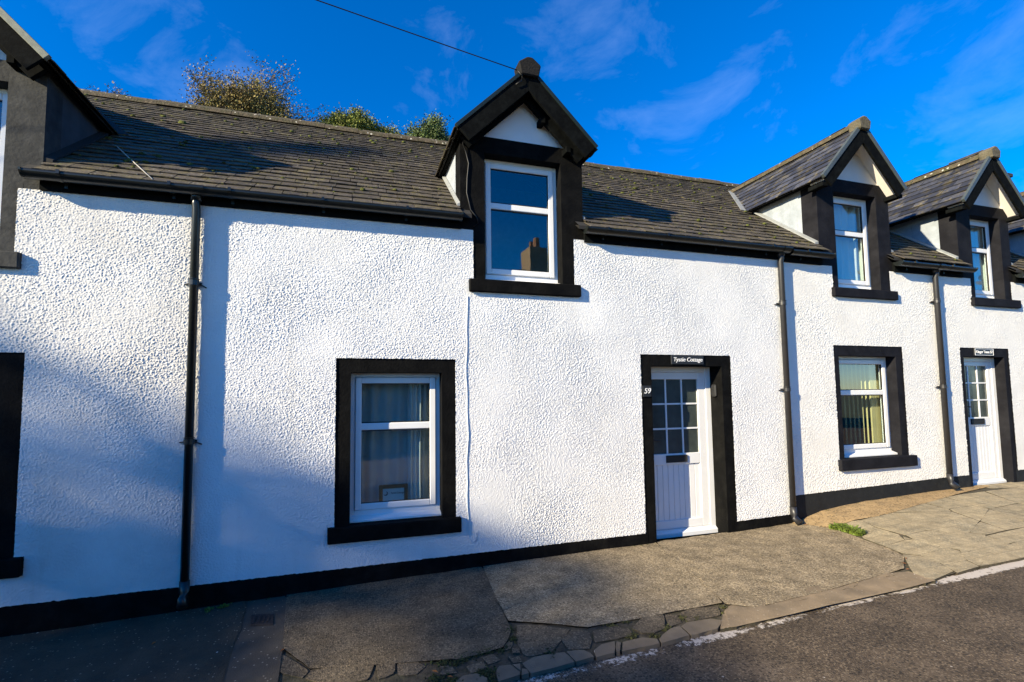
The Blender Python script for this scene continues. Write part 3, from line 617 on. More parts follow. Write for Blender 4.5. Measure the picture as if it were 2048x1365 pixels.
dormer_spec('G1', H=HG, xc=6.66, hw=0.76, zr=5.33, ze=4.50, fx0=6.03, fx1=7.385, bx0=6.224, bx1=7.307, ox0=6.335, ox1=7.14, oz0=3.091, oz1=4.45, zg=4.628, sill=(6.193, 7.393, 2.966, 3.091), trim='slate_paint', cap='cap_grey', stone='stone_tan', soffit='panel_cream', panel='panel_cream', cheek='cheek', slate='slate_blue', ez=3.40, tz=3.92)
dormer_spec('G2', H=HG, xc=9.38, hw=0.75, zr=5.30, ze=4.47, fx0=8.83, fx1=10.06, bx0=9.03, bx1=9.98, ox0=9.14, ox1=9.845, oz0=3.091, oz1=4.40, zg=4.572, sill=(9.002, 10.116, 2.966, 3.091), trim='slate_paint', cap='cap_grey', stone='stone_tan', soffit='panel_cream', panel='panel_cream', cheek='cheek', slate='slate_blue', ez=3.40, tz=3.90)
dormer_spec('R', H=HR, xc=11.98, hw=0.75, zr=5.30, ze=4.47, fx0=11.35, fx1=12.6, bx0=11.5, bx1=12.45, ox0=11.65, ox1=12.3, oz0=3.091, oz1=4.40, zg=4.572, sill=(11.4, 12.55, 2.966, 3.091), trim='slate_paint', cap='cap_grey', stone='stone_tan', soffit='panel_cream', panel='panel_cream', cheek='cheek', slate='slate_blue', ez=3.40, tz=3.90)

def band(xc, zr, xe, ze, d0, d1, ext=0.0):
    """polygon in x,z of a strip below the slope line from apex to eave, between perpendicular depths d0 and d1"""
    s = 1 if xe > xc else -1; dx, dz = xe-xc, ze-zr; Ln = math.hypot(dx, dz); ux, uz = dx/Ln, dz/Ln; px, pz = -s*abs(uz), -abs(ux)
    cosv = abs(ux); ex, ez = xe+ux*ext, ze+uz*ext
    return [(xc, zr-d0/cosv), (ex+px*d0, ez+pz*d0), (ex+px*d1, ez+pz*d1), (xc, zr-d1/cosv)]
def build_dormer(k):
    H, xc, hw, zr, ze, trim = k['H'], k['xc'], k['hw'], k['zr'], k['ze'], k['trim']
    fx0, fx1, ox0, ox1, ez = k['fx0'], k['fx1'], k['ox0'], k['ox1'], k['ez']
    # front: jambs above the eaves are wider than below
    e = 0.03
    for a0, a1 in ((fx0+0.001, k['bx0']-e), (k['bx1']+e, fx1-0.001)): part(MB().box(a0, a1, -0.0055, 0.1, ez-0.06, ez+0.029), 'jamb_foot', trim, H)
    for a0, a1, b0, b1 in ((fx0, ox0, k['bx0']-e, ox0), (ox1, fx1, ox1, k['bx1']+e)):
        part(MB().box(a0, a1, -0.006, 0.22, ez+0.03, k['zg']), 'jamb', trim, H)
        part(MB().box(b0, b1, -0.0065, 0.22, k['oz0'], ez+0.032), 'jamb', trim, H)
    part(MB().box(ox0+0.001, ox1-0.001, -0.006, 0.22, k['oz1'], k['zg']), 'lintel', trim, H)
    part(MB().box(k['sill'][0], k['sill'][1], -0.06, 0.22, k['sill'][2], k['sill'][3]), 'sill', trim, H, bevel=0.008)
    window(H, ox0, ox1, k['oz0'], k['oz1'], 0.125, k['tz'])
    # gable panel
    sl = (zr-ze)/hw; t = 0.05
    part(MB().prism([(xc-(zr-t-k['zg'])/sl, k['zg']+0.002), (xc+(zr-t-k['zg'])/sl, k['zg']+0.002), (xc, zr-t)], 0.004, 0.06, 'y'), 'gable_panel', k['panel'], H)
    # cheeks
    for a, b in ((fx0+0.004, fx0+0.09), (fx1-0.09, fx1-0.004)):
        yb = (ze+0.03-RZ0)/SL
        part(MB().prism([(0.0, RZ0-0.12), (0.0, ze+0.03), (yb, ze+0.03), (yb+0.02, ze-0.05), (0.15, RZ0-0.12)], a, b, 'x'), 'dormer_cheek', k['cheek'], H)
        s_ = -1 if a < xc else 1; xf = fx0 if s_ < 0 else fx1
        # stepped lead flashing along the foot of the cheek
        p0 = Vector((xf+s_*0.002, 0.0, RZ0+0.075)); p1 = Vector((xf+s_*0.002, yb-0.02, RZ0+SL*(yb-0.02)+0.075)); w_ = Vector((s_*(0.03 if H is HT else 0.06), 0, 0))
        part(MB().poly([p0, p1, p1+w_-Vector((0, 0, 0.02)), p0+w_-Vector((0, 0, 0.02)), p0-Vector((0, 0, 0.04)), p1-Vector((0, 0, 0.04)), p1+w_-Vector((0, 0, 0.04)), p0+w_-Vector((0, 0, 0.04))],
             [(0, 1, 2, 3), (4, 7, 6, 5), (0, 4, 5, 1), (2, 6, 7, 3), (1, 5, 6, 2), (0, 3, 7, 4)]), 'flashing', 'lead' if H is not HL else 'deck', H)
    # roof deck, two slopes
    yb = (zr-RZ0)/SL
    deck = MB()
    for s in (-1, 1):
        ye = (ze-RZ0)/SL
        a, b, c, d = (xc, -0.19, zr), (xc+s*hw, -0.19, ze), (xc+s*hw, ye+0.05, ze), (xc, yb+0.05, zr)
        n = Vector((s*(zr-ze), 0, hw)).normalized()*0.014
        deck.poly([a, b, c, d]+[tuple(Vector(q)-n) for q in (a, b, c, d)], [(0, 1, 2, 3), (7, 6, 5, 4), (0, 4, 5, 1), (1, 5, 6, 2), (2, 6, 7, 3), (3, 7, 4, 0)])
    DR = part(deck, 'dormer_roof', 'deck', H)
    for s in (-1, 1):
        Ls = math.hypot(hw, zr-ze); uv = Vector((-s*hw, 0, zr-ze))/Ls; un = Vector((s*(zr-ze), 0, hw))/Ls
        if s < 0: ux, org, ul = Vector((0, -1, 0)), Vector((xc-hw, yb+0.2, ze)), yb+0.2+0.20
        else: ux, org, ul = Vector((0, 1, 0)), Vector((xc+hw, -0.20, ze)), yb+0.2+0.20
        kp = lambda c: c.z > RZ0+SL*c.y-0.05
        slates(DR, None, k['slate'], org, ux, uv, un, ul, Ls, 0.135, 0.125, 0.27, kp, 90 if (s < 0 and k['xc'] > 3 and k['xc'] < 11) else 0, int(xc*10)+s)
        # valley flashing strip on the main roof
        P = [Vector((xc+s*hw*t_, (zr-(zr-ze)*t_-RZ0)/SL, zr-(zr-ze)*t_)) for t_ in (0.0, 0.25, 0.5, 0.75, 1.0)]
        mb = MB()
        for i in range(4):
            q = [P[i]+nrm*0.030, P[i+1]+nrm*0.030, P[i+1]+nrm*0.034+Vector((s*0.11, 0, 0)), P[i]+nrm*0.034+Vector((s*0.11, 0, 0))]
            mb.poly(q+[v_-nrm*0.006 for v_ in q], [(0, 1, 2, 3), (7, 6, 5, 4), (0, 4, 5, 1), (2, 6, 7, 3), (1, 5, 6, 2), (0, 3, 7, 4)])
        part(mb, 'valley_flashing', 'lead' if k['slate'] == 'slate_blue' else 'deck', H)
        # barge board, capping, inner board, soffit, eave board
        xe = xc+s*hw
        part(MB().prism(band(xc, zr+0.045, xe, ze+0.045, -0.005, k.get('cw', 0.05), 0.03), -0.232, -0.192, 'y'), 'verge_capping', k['cap'], H, bevel=0.004)
        part(MB().prism(band(xc, zr+0.045, xe, ze+0.045, k.get('cw', 0.05)+0.001, 0.205, 0.02), -0.222, -0.190, 'y'), 'barge_board', 'board', H, bevel=0.004)
        part(MB().prism(band(xc, zr, xe, ze, 0.035, 0.055, -0.02), -0.189, 0.003, 'y'), 'soffit', k['soffit'], H)
        if k['soffit'] == 'board':
            part(MB().prism(band(xc, zr, xe, ze, 0.056, 0.20, -0.03), -0.105, -0.060, 'y'), 'inner_rafter', 'board', H, bevel=0.004)
            for tt in ((0.42, 0.80) if s > 0 else ()):
                bxp = xc+s*(hw*tt-0.13); bz = zr-(zr-ze)*tt-0.16
                part(MB().box(bxp-0.028, bxp+0.028, -0.12, 0.003, bz-0.025, bz+0.045), 'purlin_end', 'board', H, bevel=0.004)
        # boxed eave end
        if k['soffit'] != 'board': part(MB().box(min(xe-s*0.115, xe-s*0.015), max(xe-s*0.115, xe-s*0.015), -0.186, 0.02, ze-0.105, ze-0.05), 'eave_box', 'board', H, bevel=0.005)
        # thin eave board running back
        part(MB().box(min(xe-s*0.03, xe-s*0.06), max(xe-s*0.03, xe-s*0.06), 0.03, (ze-RZ0)/SL, ze-0.022, ze+0.005), 'eave_board', 'board', H)
    # ridge tiles
    y = -0.10; i = 0
    while y < yb-0.02:
        y1 = min(y+0.45, yb+0.06); j = random.uniform(-0.004, 0.004)
        sub(MB().prism([(xc-0.10, zr-0.035+j), (xc-0.08, zr+0.02+j), (xc-0.03, zr+0.065+j), (xc+0.03, zr+0.065+j), (xc+0.08, zr+0.02+j), (xc+0.10, zr-0.035+j), (xc, zr+0.0)], y+0.003, y1-0.003, 'y'), 'ridge_tile', 'ridge' if k['slate'] == 'slate_blue' else 'ridge', DR)
        y = y1; i += 1
    # ridge end stone, five sided
    part(MB().prism([(xc+a_*k.get('sw', 1.0), zr+b_*k.get('sw', 1.0)) for a_, b_ in ((-0.09, -0.085), (-0.115, 0.035), (-0.02, 0.10), (0.03, 0.10), (0.115, 0.035), (0.09, -0.085))], -0.262, -0.10, 'y'), 'ridge_stone', k['stone'], H, bevel=0.012)
for k in DSPEC.values(): build_dormer(k)

# ---- main walls
zbT = lambda x: float(np.interp(x, [-9, -2.6, 0, 3.1, 5.4], [0.085, 0.092, 0.10, 0.118, 0.162]))
zbG = lambda x: float(np.interp(x, [5.3, 8.2, 10, 16], [0.384, 0.446, 0.46, 0.5]))
dz = lambda k: [(k['bx0'], k['bx1'], k['sill'][3]-0.05, 9), (k['sill'][0], k['sill'][1], k['sill'][2], k['sill'][3])]
rough_wall(HL, -3.4, XB[1], zbT, 3.425, dz(DSPEC['L'])+[(-9, -2.53, 0.455, 2.073), (-9, -2.465, 0.315, 0.462)], 0.0055, 11, 'off_rough', amp=0.0019, lam=0.021)
part(MB().box(-9, -3.4, -0.012, 0.0, 0.08, 3.43), 'wall', 'off_rough', HL)
rough_wall(HT, XB[1], XB[2], zbT, 3.425, dz(DSPEC['T'])+[(-0.146, 1.011, 0.48, 2.058), (-0.204, 1.057, 0.338, 0.483), (3.189, 4.461, -1, 2.142)], 0.0055, 21, 'white_rough')
rough_wall(HG, XB[2], XB[3], zbG, 3.385, dz(DSPEC['G1'])+dz(DSPEC['G2'])+[(6.162, 7.454, 0.79, 2.309), (6.132, 7.549, 0.649, 0.795), (8.666, 9.784, -1, 2.323)], 0.009, 31, 'cream_rough', amp=0.0018, lam=0.024)
rough_wall(HR, XB[3], XB[4], zbG, 3.385, dz(DSPEC['R']), 0.025, 41, 'cream_rough', lam=0.08)
# plinths
def plinth(H, x0, x1, zb, m, gaps=()):
    xs = big(x0, x1, 24); mb = MB(); segs = []
    cuts = [x0]+[c for g in gaps for c in g]+[x1]
    for a, b in zip(cuts[::2], cuts[1::2]):
        mb = MB(); n = max(1, int((b-a)/0.4)); q = big(a, b, n)
        for u, v_ in zip(q[:-1], q[1:]):
            mb.poly([(u, -0.010, G(u, 0)-0.15), (v_, -0.010, G(v_, 0)-0.15), (v_, -0.010, zb(v_)+0.03), (u, -0.010, zb(u)+0.03), (u, 0.2, G(u, 0)-0.15), (v_, 0.2, G(v_, 0)-0.15), (v_, 0.2, zb(v_)+0.03), (u, 0.2, zb(u)+0.03)],
                    [(0, 1, 2, 3), (4, 7, 6, 5), (3, 2, 6, 7), (0, 4, 5, 1)])
        part(mb, 'plinth', m, H)
plinth(HL, XB[0], XB[1], zbT, 'plinth'); plinth(HT, XB[1], XB[2], zbT, 'plinth', gaps=((3.22, 4.43),))
plinth(HG, XB[2], XB[3], zbG, 'plinth_g', gaps=((8.70, 9.75),)); plinth(HR, XB[3], XB[4], zbG, 'plinth_g')
# ground floor openings
opening(HT, -0.146, 1.011, 2.058, -0.008, 0.874, 0.484, 1.922, 'black', sill=(-0.204, 1.057, 0.338, 0.483))
window(HT, -0.008, 0.874, 0.484, 1.922, 0.135, 1.392)
opening(HL, -3.66, -2.549, 2.073, -3.53, -2.70, 0.463, 1.935, 'black', sill=(-3.72, -2.467, 0.315, 0.462))
window(HL, -3.53, -2.70, 0.463, 1.935, 0.135, 1.40)
opening(HG, 6.162, 7.454, 2.309, 6.262, 7.333, 0.796, 2.170, 'slate_paint', sill=(6.132, 7.549, 0.649, 0.795))
window(HG, 6.262, 7.333, 0.796, 2.170, 0.125, 1.67)
opening(HT, 3.189, 4.461, 2.142, 3.335, 4.334, 0, 2.012, 'black', depth=0.27, bz0=-0.12)
opening(HG, 8.666, 9.784, 2.323, 8.757, 9.69, 0, 2.19, 'slate_paint', depth=0.27, bz0=0.12)

def door(H, ox0, ox1, z0, z1, y, cols, rows, gl, gr, gz0, gz1, lab, boards, lock=True):
    mb = MB(); frame_box(mb, ox0-0.01, ox1+0.01, z0, z1+0.01, 0.085, 0.085, 0.075, 0.055, y-0.005, y+0.07)
    part(mb, 'door_frame', 'upvc', H, bevel=0.004)
    part(MB().prism([(y-0.04, z0-0.03), (y+0.1, z0-0.03), (y+0.1, z0+0.045), (y-0.008, z0+0.045), (y-0.04, z0+0.02)], ox0, ox1, 'x'), 'threshold', 'upvc', H, bevel=0.004)
    x0, x1, a0, a1 = ox0+0.078, ox1-0.078, z0+0.058, z1-0.068
    mb = MB(); d0, d1 = y+0.004, y+0.055
    mb.box(x0, gl, d0, d1, a0, a1); mb.box(gr, x1, d0, d1, a0, a1); mb.box(gl, gr, d0, d1, gz1, a1); mb.box(gl, gr, d0, d1, gz0-0.13, gz0); mb.box(gl, gr, d0, d1, a0, a0+0.10)
    D = part(mb, 'door', 'upvc', H, bevel=0.004); D['label'] = lab
    cw = (gr-gl)/cols; rh = (gz1-gz0)/rows
    for i in range(cols):
        for j in range(rows): sub(MB().box(gl+i*cw+0.001, gl+(i+1)*cw-0.001, d0+0.022, d0+0.028, gz0+j*rh+0.001, gz0+(j+1)*rh-0.001), 'pane', 'glass_frost', D)
    for i in range(1, cols): sub(MB().box(gl+i*cw-0.010, gl+i*cw+0.010, d0+0.012, d0+0.024, gz0, gz1), 'glazing_bar', 'upvc', D)
    for j in range(1, rows): sub(MB().box(gl, gr, d0+0.011, d0+0.0235, gz0+j*rh-0.010, gz0+j*rh+0.010), 'glazing_bar', 'upvc', D)
    bw = (gr-gl)/boards
    for i in range(boards): sub(MB().box(gl+i*bw+0.002, gl+(i+1)*bw-0.002, d0+0.016, d0+0.03, a0+0.10, gz0-0.13), 'board', 'upvc', D, bevel=0.003)
    cx = (gl+gr)/2
    mb = MB(); frame_box(mb, cx-0.15, cx+0.15, gz0-0.105, gz0-0.02, 0.012, 0.012, 0.012, 0.012, y-0.012, y+0.01); mb.box(cx-0.14, cx+0.14, y-0.006, y+0.008, gz0-0.095, gz0-0.03)
    sub(mb, 'letterbox', 'gasket', D, bevel=0.003)
    mb = MB().box(gl-0.055, gl-0.025, y-0.006, y+0.01, gz0+0.02, gz0+0.24); mb.tube([(gl-0.04, y, gz0+0.18), (gl-0.04, y-0.055, gz0+0.18), (gl+0.075, y-0.06, gz0+0.165)], 0.010, 8)
    sub(mb, 'door_handle', 'gasket', D)
door(HT, 3.335, 4.334, 0.005, 2.012, 0.20, 3, 3, 3.455, 4.150, 0.955, 1.860, 'white half glazed door with nine obscured panes', 9)
door(HG, 8.757, 9.69, 0.275, 2.19, 0.12, 3, 3, 8.875, 9.525, 1.27, 2.06, 'white half glazed door with small obscured panes', 9)

# fascia, gutters, pipes
def fascia(H, x0, x1, z0, z1, m='board'): part(MB().box(x0, x1, -0.040, 0.10, z0, z1), 'fascia', m, H)
fascia(HL, -2.483, XB[1], 3.42, 3.535); fascia(HT, XB[1]+0.001, 1.074, 3.42, 3.535); fascia(HT, 2.502, XB[2], 3.40, 3.535)
fascia(HG, XB[2]+0.001, 6.029, 3.38, 3.525); fascia(HG, 7.387, 8.829, 3.38, 3.525); fascia(HG, 10.062, XB[3], 3.38, 3.525); fascia(HR, XB[3]+0.001, 11.349, 3.38, 3.525); fascia(HR, 12.602, XB[4], 3.38, 3.525)
gutter(HL, -2.545, -1.305, 3.535, caps=(True, False)); gutter(HT, -1.302, 1.06, 3.535, caps=(False, True), unions=(-1.31,)); gutter(HT, 2.475, 5.38, 3.53, caps=(True, False), unions=(5.30,))
gutter(HG, 5.383, 6.09, 3.505, caps=(False, True)); gutter(HG, 7.35, 8.90, 3.50, unions=(8.16,)); gutter(HG, 10.04, XB[3], 3.50, caps=(True, False)); gutter(HR, XB[3]+0.003, 11.4, 3.50, caps=(False, True))
downpipe(HL, -1.335, 3.52, -0.06, 'gutter', (2.70, 1.32)); downpipe(HT, 5.275, 3.52, 0.045, 'pipe_grey', (2.82, 1.72)); downpipe(HG, 8.16, 3.49, 0.285, 'pipe_grey', (2.98, 1.74))

# main roofs
def main_roof(H, x0, x1, cap, seed, m='slate'):
    z0 = RZ0-SL*0.10; t = 0.04
    mb = MB()
    A = [(x0, -0.10, z0), (x1, -0.10, z0), (x1, YR, ZR), (x0, YR, ZR), (x1, 5.2, ZR-SL*2.7), (x0, 5.2, ZR-SL*2.7)]
    mb.poly(A+[(p[0], p[1], p[2]-t) for p in A], [(0, 1, 2, 3), (3, 2, 4, 5), (7, 6, 9, 8), (8, 9, 11, 10), (0, 6, 7, 1), (4, 10, 11, 5)])
    # cut the deck out under the dormer windows so their rooms stay open: deck is built in strips
    mb2 = MB(); xs = sorted({x0, x1}|{v_ for d in DORM for v_ in (d[4]+0.1, d[5]-0.1) if x0 < v_ < x1})
    for a, b in zip(xs[:-1], xs[1:]):
        inside = any(d[4]+0.09 < (a+b)/2 < d[5]-0.09 for d in DORM)
        ys = (-0.10, YR) if not inside else ((1.45, YR))
        q = [(a, ys[0], RZ0+SL*ys[0]), (b, ys[0], RZ0+SL*ys[0]), (b, YR, ZR), (a, YR, ZR), (b, 5.2, ZR-SL*2.7), (a, 5.2, ZR-SL*2.7)]
        mb2.poly(q+[(p[0], p[1], p[2]-t) for p in q], [(0, 1, 2, 3), (3, 2, 4, 5), (7, 6, 9, 8), (8, 9, 11, 10), (0, 6, 7, 1), (4, 10, 11, 5)])
    RF = part(mb2, 'roof', 'deck', H)
    uv = Vector((0, 1, SL)).normalized(); Ls = (YR+0.13)/uv.y
    sx0 = max(x0, -5.2); sx1 = min(x1, 16)
    slates(RF, None, m, Vector((sx0, -0.13, RZ0-SL*0.13)), Vector((1, 0, 0)), uv, nrm, sx1-sx0, Ls, 0.138, 0.106, 0.215, lambda c: not in_dormer(c), cap, seed, True, lambda a, b, c: trim_d(a, b, c, sx0))
    x = sx0
    while x < sx1-0.02:
        x2 = min(x+random.uniform(0.40, 0.48), sx1); j = random.uniform(-0.008, 0.008)
        sub(MB().prism([(YR-0.13, ZR-0.055+j), (YR-0.11, ZR+0.0+j), (YR-0.04, ZR+0.06+j), (YR+0.04, ZR+0.06+j), (YR+0.11, ZR+0.0+j), (YR+0.13, ZR-0.055+j), (YR, ZR-0.02)], x+0.003, x2-0.003, 'x'), 'ridge_tile', 'ridge', RF)
        x = x2
    # moss cushions sitting on the slates
    rr = random.Random(seed+5); mo = MB(); n = int((sx1-sx0)*30)
    for _ in range(n):
        for _try in range(6):
            px_, py_ = rr.uniform(sx0, sx1), YR*(1-abs(rr.gauss(0, 0.5))) if rr.random() < 0.5 else rr.uniform(-0.1, YR)
            c = Vector((px_, py_, RZ0+SL*py_))
            if -0.1 < py_ < YR+0.05 and not in_dormer(c, 0.06): break
        else: continue
        r = rr.uniform(0.006, 0.02)*(1.5 if rr.random() < 0.12 else 1.0); b = len(mo.v); ctr = c+nrm*0.034
        if py_ > YR-0.12: ctr = Vector((px_, YR-0.07, ZR+0.02)); r *= 1.5
        for ri, (hh, q) in enumerate(((-0.3, 1.0), (0.35, 0.8), (0.62, 0.35))):
            for k in range(6):
                t_ = k*math.pi/3+ri*0.5; rad = r*q*rr.uniform(0.7, 1.35)
                mo.v.append(tuple(ctr+Vector((1.5, 0, 0))*rad*math.cos(t_)+uv*rad*math.sin(t_)+nrm*hh*r))
        for ri in range(2):
            for k in range(6): mo.f.append((b+ri*6+k, b+ri*6+(k+1) % 6, b+ri*6+6+(k+1) % 6, b+ri*6+6+k))
        mo.f.append(tuple(b+12+k for k in range(6)))
    ms = sub(mo, 'moss', 'moss', RF, smooth=True); ms['kind'] = 'stuff'
    return RF
main_roof(HL, XB[0], XB[1], 200, 3); main_roof(HT, XB[1], XB[2], 300, 5); main_roof(HG, XB[2], XB[3], 120, 8); main_roof(HR, XB[3], XB[4], 20, 12)
# rooms: rear wall, party walls, upper floor
for H, a, b in ((HL, XB[0], XB[1]), (HT, XB[1], XB[2]), (HG, XB[2], XB[3]), (HR, XB[3], XB[4])):
    part(MB().box(a, b, 4.85, 5.05, -0.2, ZR-SL*2.4), 'rear_wall', 'inner', H)
    part(MB().box(a+0.09, b-0.09, 0.28, 4.85, 2.55, 2.66), 'upper_floor', 'inner', H)
    part(MB().box(a+0.09, b-0.09, 0.28, 4.85, G(a, 0)-0.2, G(a, 0)+0.02), 'ground_floor', 'room_dark', H)
    for x in (a+0.002, b-0.082):
        part(MB().prism([(0.0, -0.2), (4.85, -0.2), (4.85, ZR-SL*2.35-0.08), (YR, ZR-0.06), (0.0, RZ0-0.08)], x, x+0.08, 'x'), 'party_wall', 'inner', H)
    for x0, x1 in ((a+0.1, b-0.1),):
        part(MB().box(x0, x1, 1.75, 1.80, 2.67, 4.75), 'room_partition', 'inner', H)

# chimneys on the far ridge
def chimney(H, x0, x1, z1, m, pots, dp=0.28):
    c = part(MB().box(x0, x1, YR-dp, YR+dp, ZR-0.3, z1), 'chimney', m, H, bevel=0.01)
    sub(MB().box(x0-0.05, x1+0.05, YR-dp-0.05, YR+dp+0.05, z1, z1+0.09), 'cap', 'charcoal', c, bevel=0.01)
    for p in pots: sub(MB().tube([(p, YR, z1+0.10), (p, YR, z1+0.34), (p, YR, z1+0.36), (p, YR, z1+0.44)], [0.11, 0.09, 0.115, 0.115], 12), 'chimney_pot', 'pot', c)
chimney(HR, 15.22, 15.40, 6.86, 'cream_rough', (), 0.12)
chimney(HR, 14.1, 14.6, 7.18, 'charcoal', ())

# ------------------------------------------------------------------ small things on the facade
def text_mesh(name, body, size, m, parent, loc, shear=0.0, bold=0.0, depth=0.0015):
    cu = bpy.data.curves.new(name, 'FONT'); cu.body = body; cu.size = size; cu.shear = shear; cu.align_x = 'CENTER'; cu.align_y = 'CENTER'; cu.extrude = depth; cu.offset = bold
    ob = bpy.data.objects.new(name, cu); COL.objects.link(ob); bpy.context.view_layer.update()
    dg = bpy.context.evaluated_depsgraph_get(); me = bpy.data.meshes.new_from_object(ob.evaluated_get(dg)); bpy.data.objects.remove(ob)
    me.transform(Matrix.Rotation(R(90), 4, 'X')); o = link(name, me, m, parent); o.location = loc; return o
def sign(name, x0, x1, z0, z1, y, label, body, size, border=False, **k):
    E_ = empty(name, ((x0+x1)/2, y, (z0+z1)/2), label, 'sign')
    part(MB().box(x0, x1, y-0.010, y+0.006, z0, z1), 'plate', 'plaque', E_, bevel=0.002)
    if border:
        mb = MB(); frame_box(mb, x0+0.006, x1-0.006, z0+0.006, z1-0.006, 0.006, 0.006, 0.006, 0.006, y-0.0125, y-0.009); part(mb, 'border', 'letter', E_)
    text_mesh('lettering', body, size, 'letter', E_, (0, -0.0125, 0), **k); return E_
sign('name_plaque', 3.607, 4.063, 2.030, 2.140, -0.011, 'dark slate name plaque over the half glazed door, lettered in white italics', 'Tystie Cottage', 0.069, shear=0.22, bold=0.0004)
sign('number_plaque', 3.205, 3.318, 1.652, 1.780, -0.011, 'small dark number plaque on the black door jamb reading 59', '59', 0.088, shear=0.22, bold=0.0006)
sign('name_plaque', 8.99, 9.425, 2.205, 2.318, -0.011, 'bordered dark plaque over the door of the cream cottage reading Ginger Toms 57', 'Ginger Toms 57', 0.057, border=True, bold=0.001)
ks = empty('key_safe', (4.334, 0.115, 1.71), 'small black key safe fixed to the door reveal', 'key safe')
part(MB().box(4.298, 4.336, 0.075, 0.150, 1.638, 1.792), 'body', 'gasket', ks, bevel=0.014); part(MB().box(4.292, 4.299, 0.09, 0.135, 1.66, 1.73), 'cover', 'cable', ks, bevel=0.002)
# framed card in the window
fc = empty('framed_card', (0.42, 0.235, 0.545), 'small wooden picture frame with a printed card standing inside the window', 'picture frame')
mb = MB(); frame_box(mb, 0.272, 0.558, 0.54, 0.795, 0.036, 0.036, 0.036, 0.036, 0.21, 0.235); part(mb, 'frame', 'wood', fc, bevel=0.003)
part(MB().box(0.305, 0.525, 0.221, 0.227, 0.57, 0.765), 'card', 'paper', fc)
text_mesh('lettering', 'Tystie Cottage', 0.022, 'ink', fc, (0.035, -0.016, 0.165))
part(MB().tube([(0.335+0.02*math.cos(a), 0.219, 0.712+0.02*math.sin(a)) for a in (1.2, 0.6, 0, -0.6, -1.2, -1.9, -2.6)], [0.001, 0.004, 0.006, 0.007, 0.006, 0.004, 0.001], 6), 'bird_mark', 'ink', fc)
part(MB().box(-0.008, 0.874, 0.20, 0.42, 0.50, 0.54), 'inner_sill', 'upvc', HT)
def curtain(name, x0, x1, z0, z1, y, m, label, cat, waves, amp, taper=0.0):
    mb = MB(); n = waves*8; nzc = 6
    for j in range(nzc+1):
        t = j/nzc
        for i in range(n+1):
            u = i/n; sh = 1-taper*math.sin(math.pi*min(1, (1-t)*1.0))*0.5
            mb.v.append((x0+(x1-x0)*u*sh+ (x1-x0)*(1-sh), y+amp*math.sin(u*waves*2*math.pi+0.6*math.sin(5*t))*(1+0.3*math.sin(9*u)), z0+(z1-z0)*t))
    for j in range(nzc):
        for i in range(n): a = j*(n+1)+i; mb.f.append((a, a+1, a+n+2, a+n+1))
    o = mb.build(name, m, None, smooth=True); return tag(o, label, cat)
curtain('net_curtain', -0.03, 0.90, 0.56, 1.90, 0.29, 'sheer', 'sheer net curtain hanging behind the ground floor window of the white cottage', 'curtain', 7, 0.018)
curtain('curtain', 0.56, 0.70, 0.55, 1.92, 0.25, 'net', 'narrow gathered pale curtain behind the framed card window', 'curtain', 3, 0.02)
curtain('curtain', 6.36, 7.18, 3.12, 4.46, 0.235, 'net', 'white curtain in the dormer window above the square window of the cream cottage', 'curtain', 6, 0.03)
curtain('curtain', 9.17, 9.90, 3.12, 4.41, 0.235, 'net', 'pale curtain in the dormer window above the door of the cream cottage', 'curtain', 6, 0.03)
vb = empty('vertical_blind', (7.2, 0.3, 0.85), 'cream vertical slat blind drawn to one side of the cream cottage ground floor window', 'blind')
for i in range(12):
    x = 6.42+i*0.083; part(MB().box(x, x+0.002+0.072*(i > 8), 0.24, 0.26, 0.86, 2.14), 'slat', 'blind', vb)
part(MB().box(6.3, 7.32, 0.22, 0.28, 2.14, 2.17), 'head_rail', 'blind', vb)
# cables
pc = [(1.143, -0.021, 2.72)]+[(1.13+0.005*math.sin(i*1.7)+0.007*math.sin(i*0.7), -0.021, 2.72-i*0.12) for i in range(1, 20)]+[(1.135, -0.020, 0.27), (1.17, -0.020, 0.215), (1.22, -0.020, 0.235), (1.235, -0.018, 0.33)]
part(MB().tube(pc, 0.004, 8), 'painted_cable', 'white_rough', HT, smooth=True)
part(MB().tube([(1.10, -0.21, 4.46), (1.10, -0.03, 4.34), (1.137, -0.02, 4.26), (1.167, -0.015, 4.14), (1.15, -0.015, 3.98), (1.144, -0.015, 3.82), (1.184, -0.018, 3.64), (1.25, -0.02, 3.56), (1.262, -0.02, 3.50), (1.215, -0.02, 3.46)], 0.007, 8), 'cable', 'cable', HT, smooth=True)
part(MB().tube([(1.652, -0.235, 5.115), (1.70, -0.245, 5.06), (1.69, -0.245, 5.0), (1.63, -0.24, 4.95)], 0.006, 8), 'cable', 'cable', HT, smooth=True)
wp = Vector((1.652, -0.235, 5.115)); wq = Vector((-18.5, -2.75, 6.35)); pts = []
for i in range(41):
    t = i/40; p = wp.lerp(wq, t); p.z -= 0.25*4*t*(1-t)*0.3; pts.append(p)
wire = MB().tube(pts, 0.0048, 6).build('overhead_wire', 'cable', None, smooth=True); tag(wire, 'thin black overhead wire running from the dormer gable up into the sky', 'wire')
tp = empty('telegraph_pole', (-18.5, -2.75, -0.6), 'brown wooden telegraph pole that carries the overhead wire', 'pole')
part(MB().tube([(-18.5, -2.78, -0.6), (-18.5, -2.78, 3), (-18.5, -2.78, 6.9)], [0.13, 0.12, 0.09], 12), 'shaft', 'bark', tp, smooth=True); part(MB().box(-18.55, -18.45, -3.3, -2.2, 6.25, 6.36), 'crossarm', 'bark', tp)
rw = MB().tube([(-2.475, 0.90, 4.36), (-2.2, 0.55, 4.13), (-1.95, 0.22, 3.87), (-1.651, -0.138, 3.565)], 0.0045, 6).build('loose_wire', 'cable_pale', None, smooth=True); tag(rw, 'thin pale loose wire lying down the slates beside the shaded dormer cheek', 'wire')
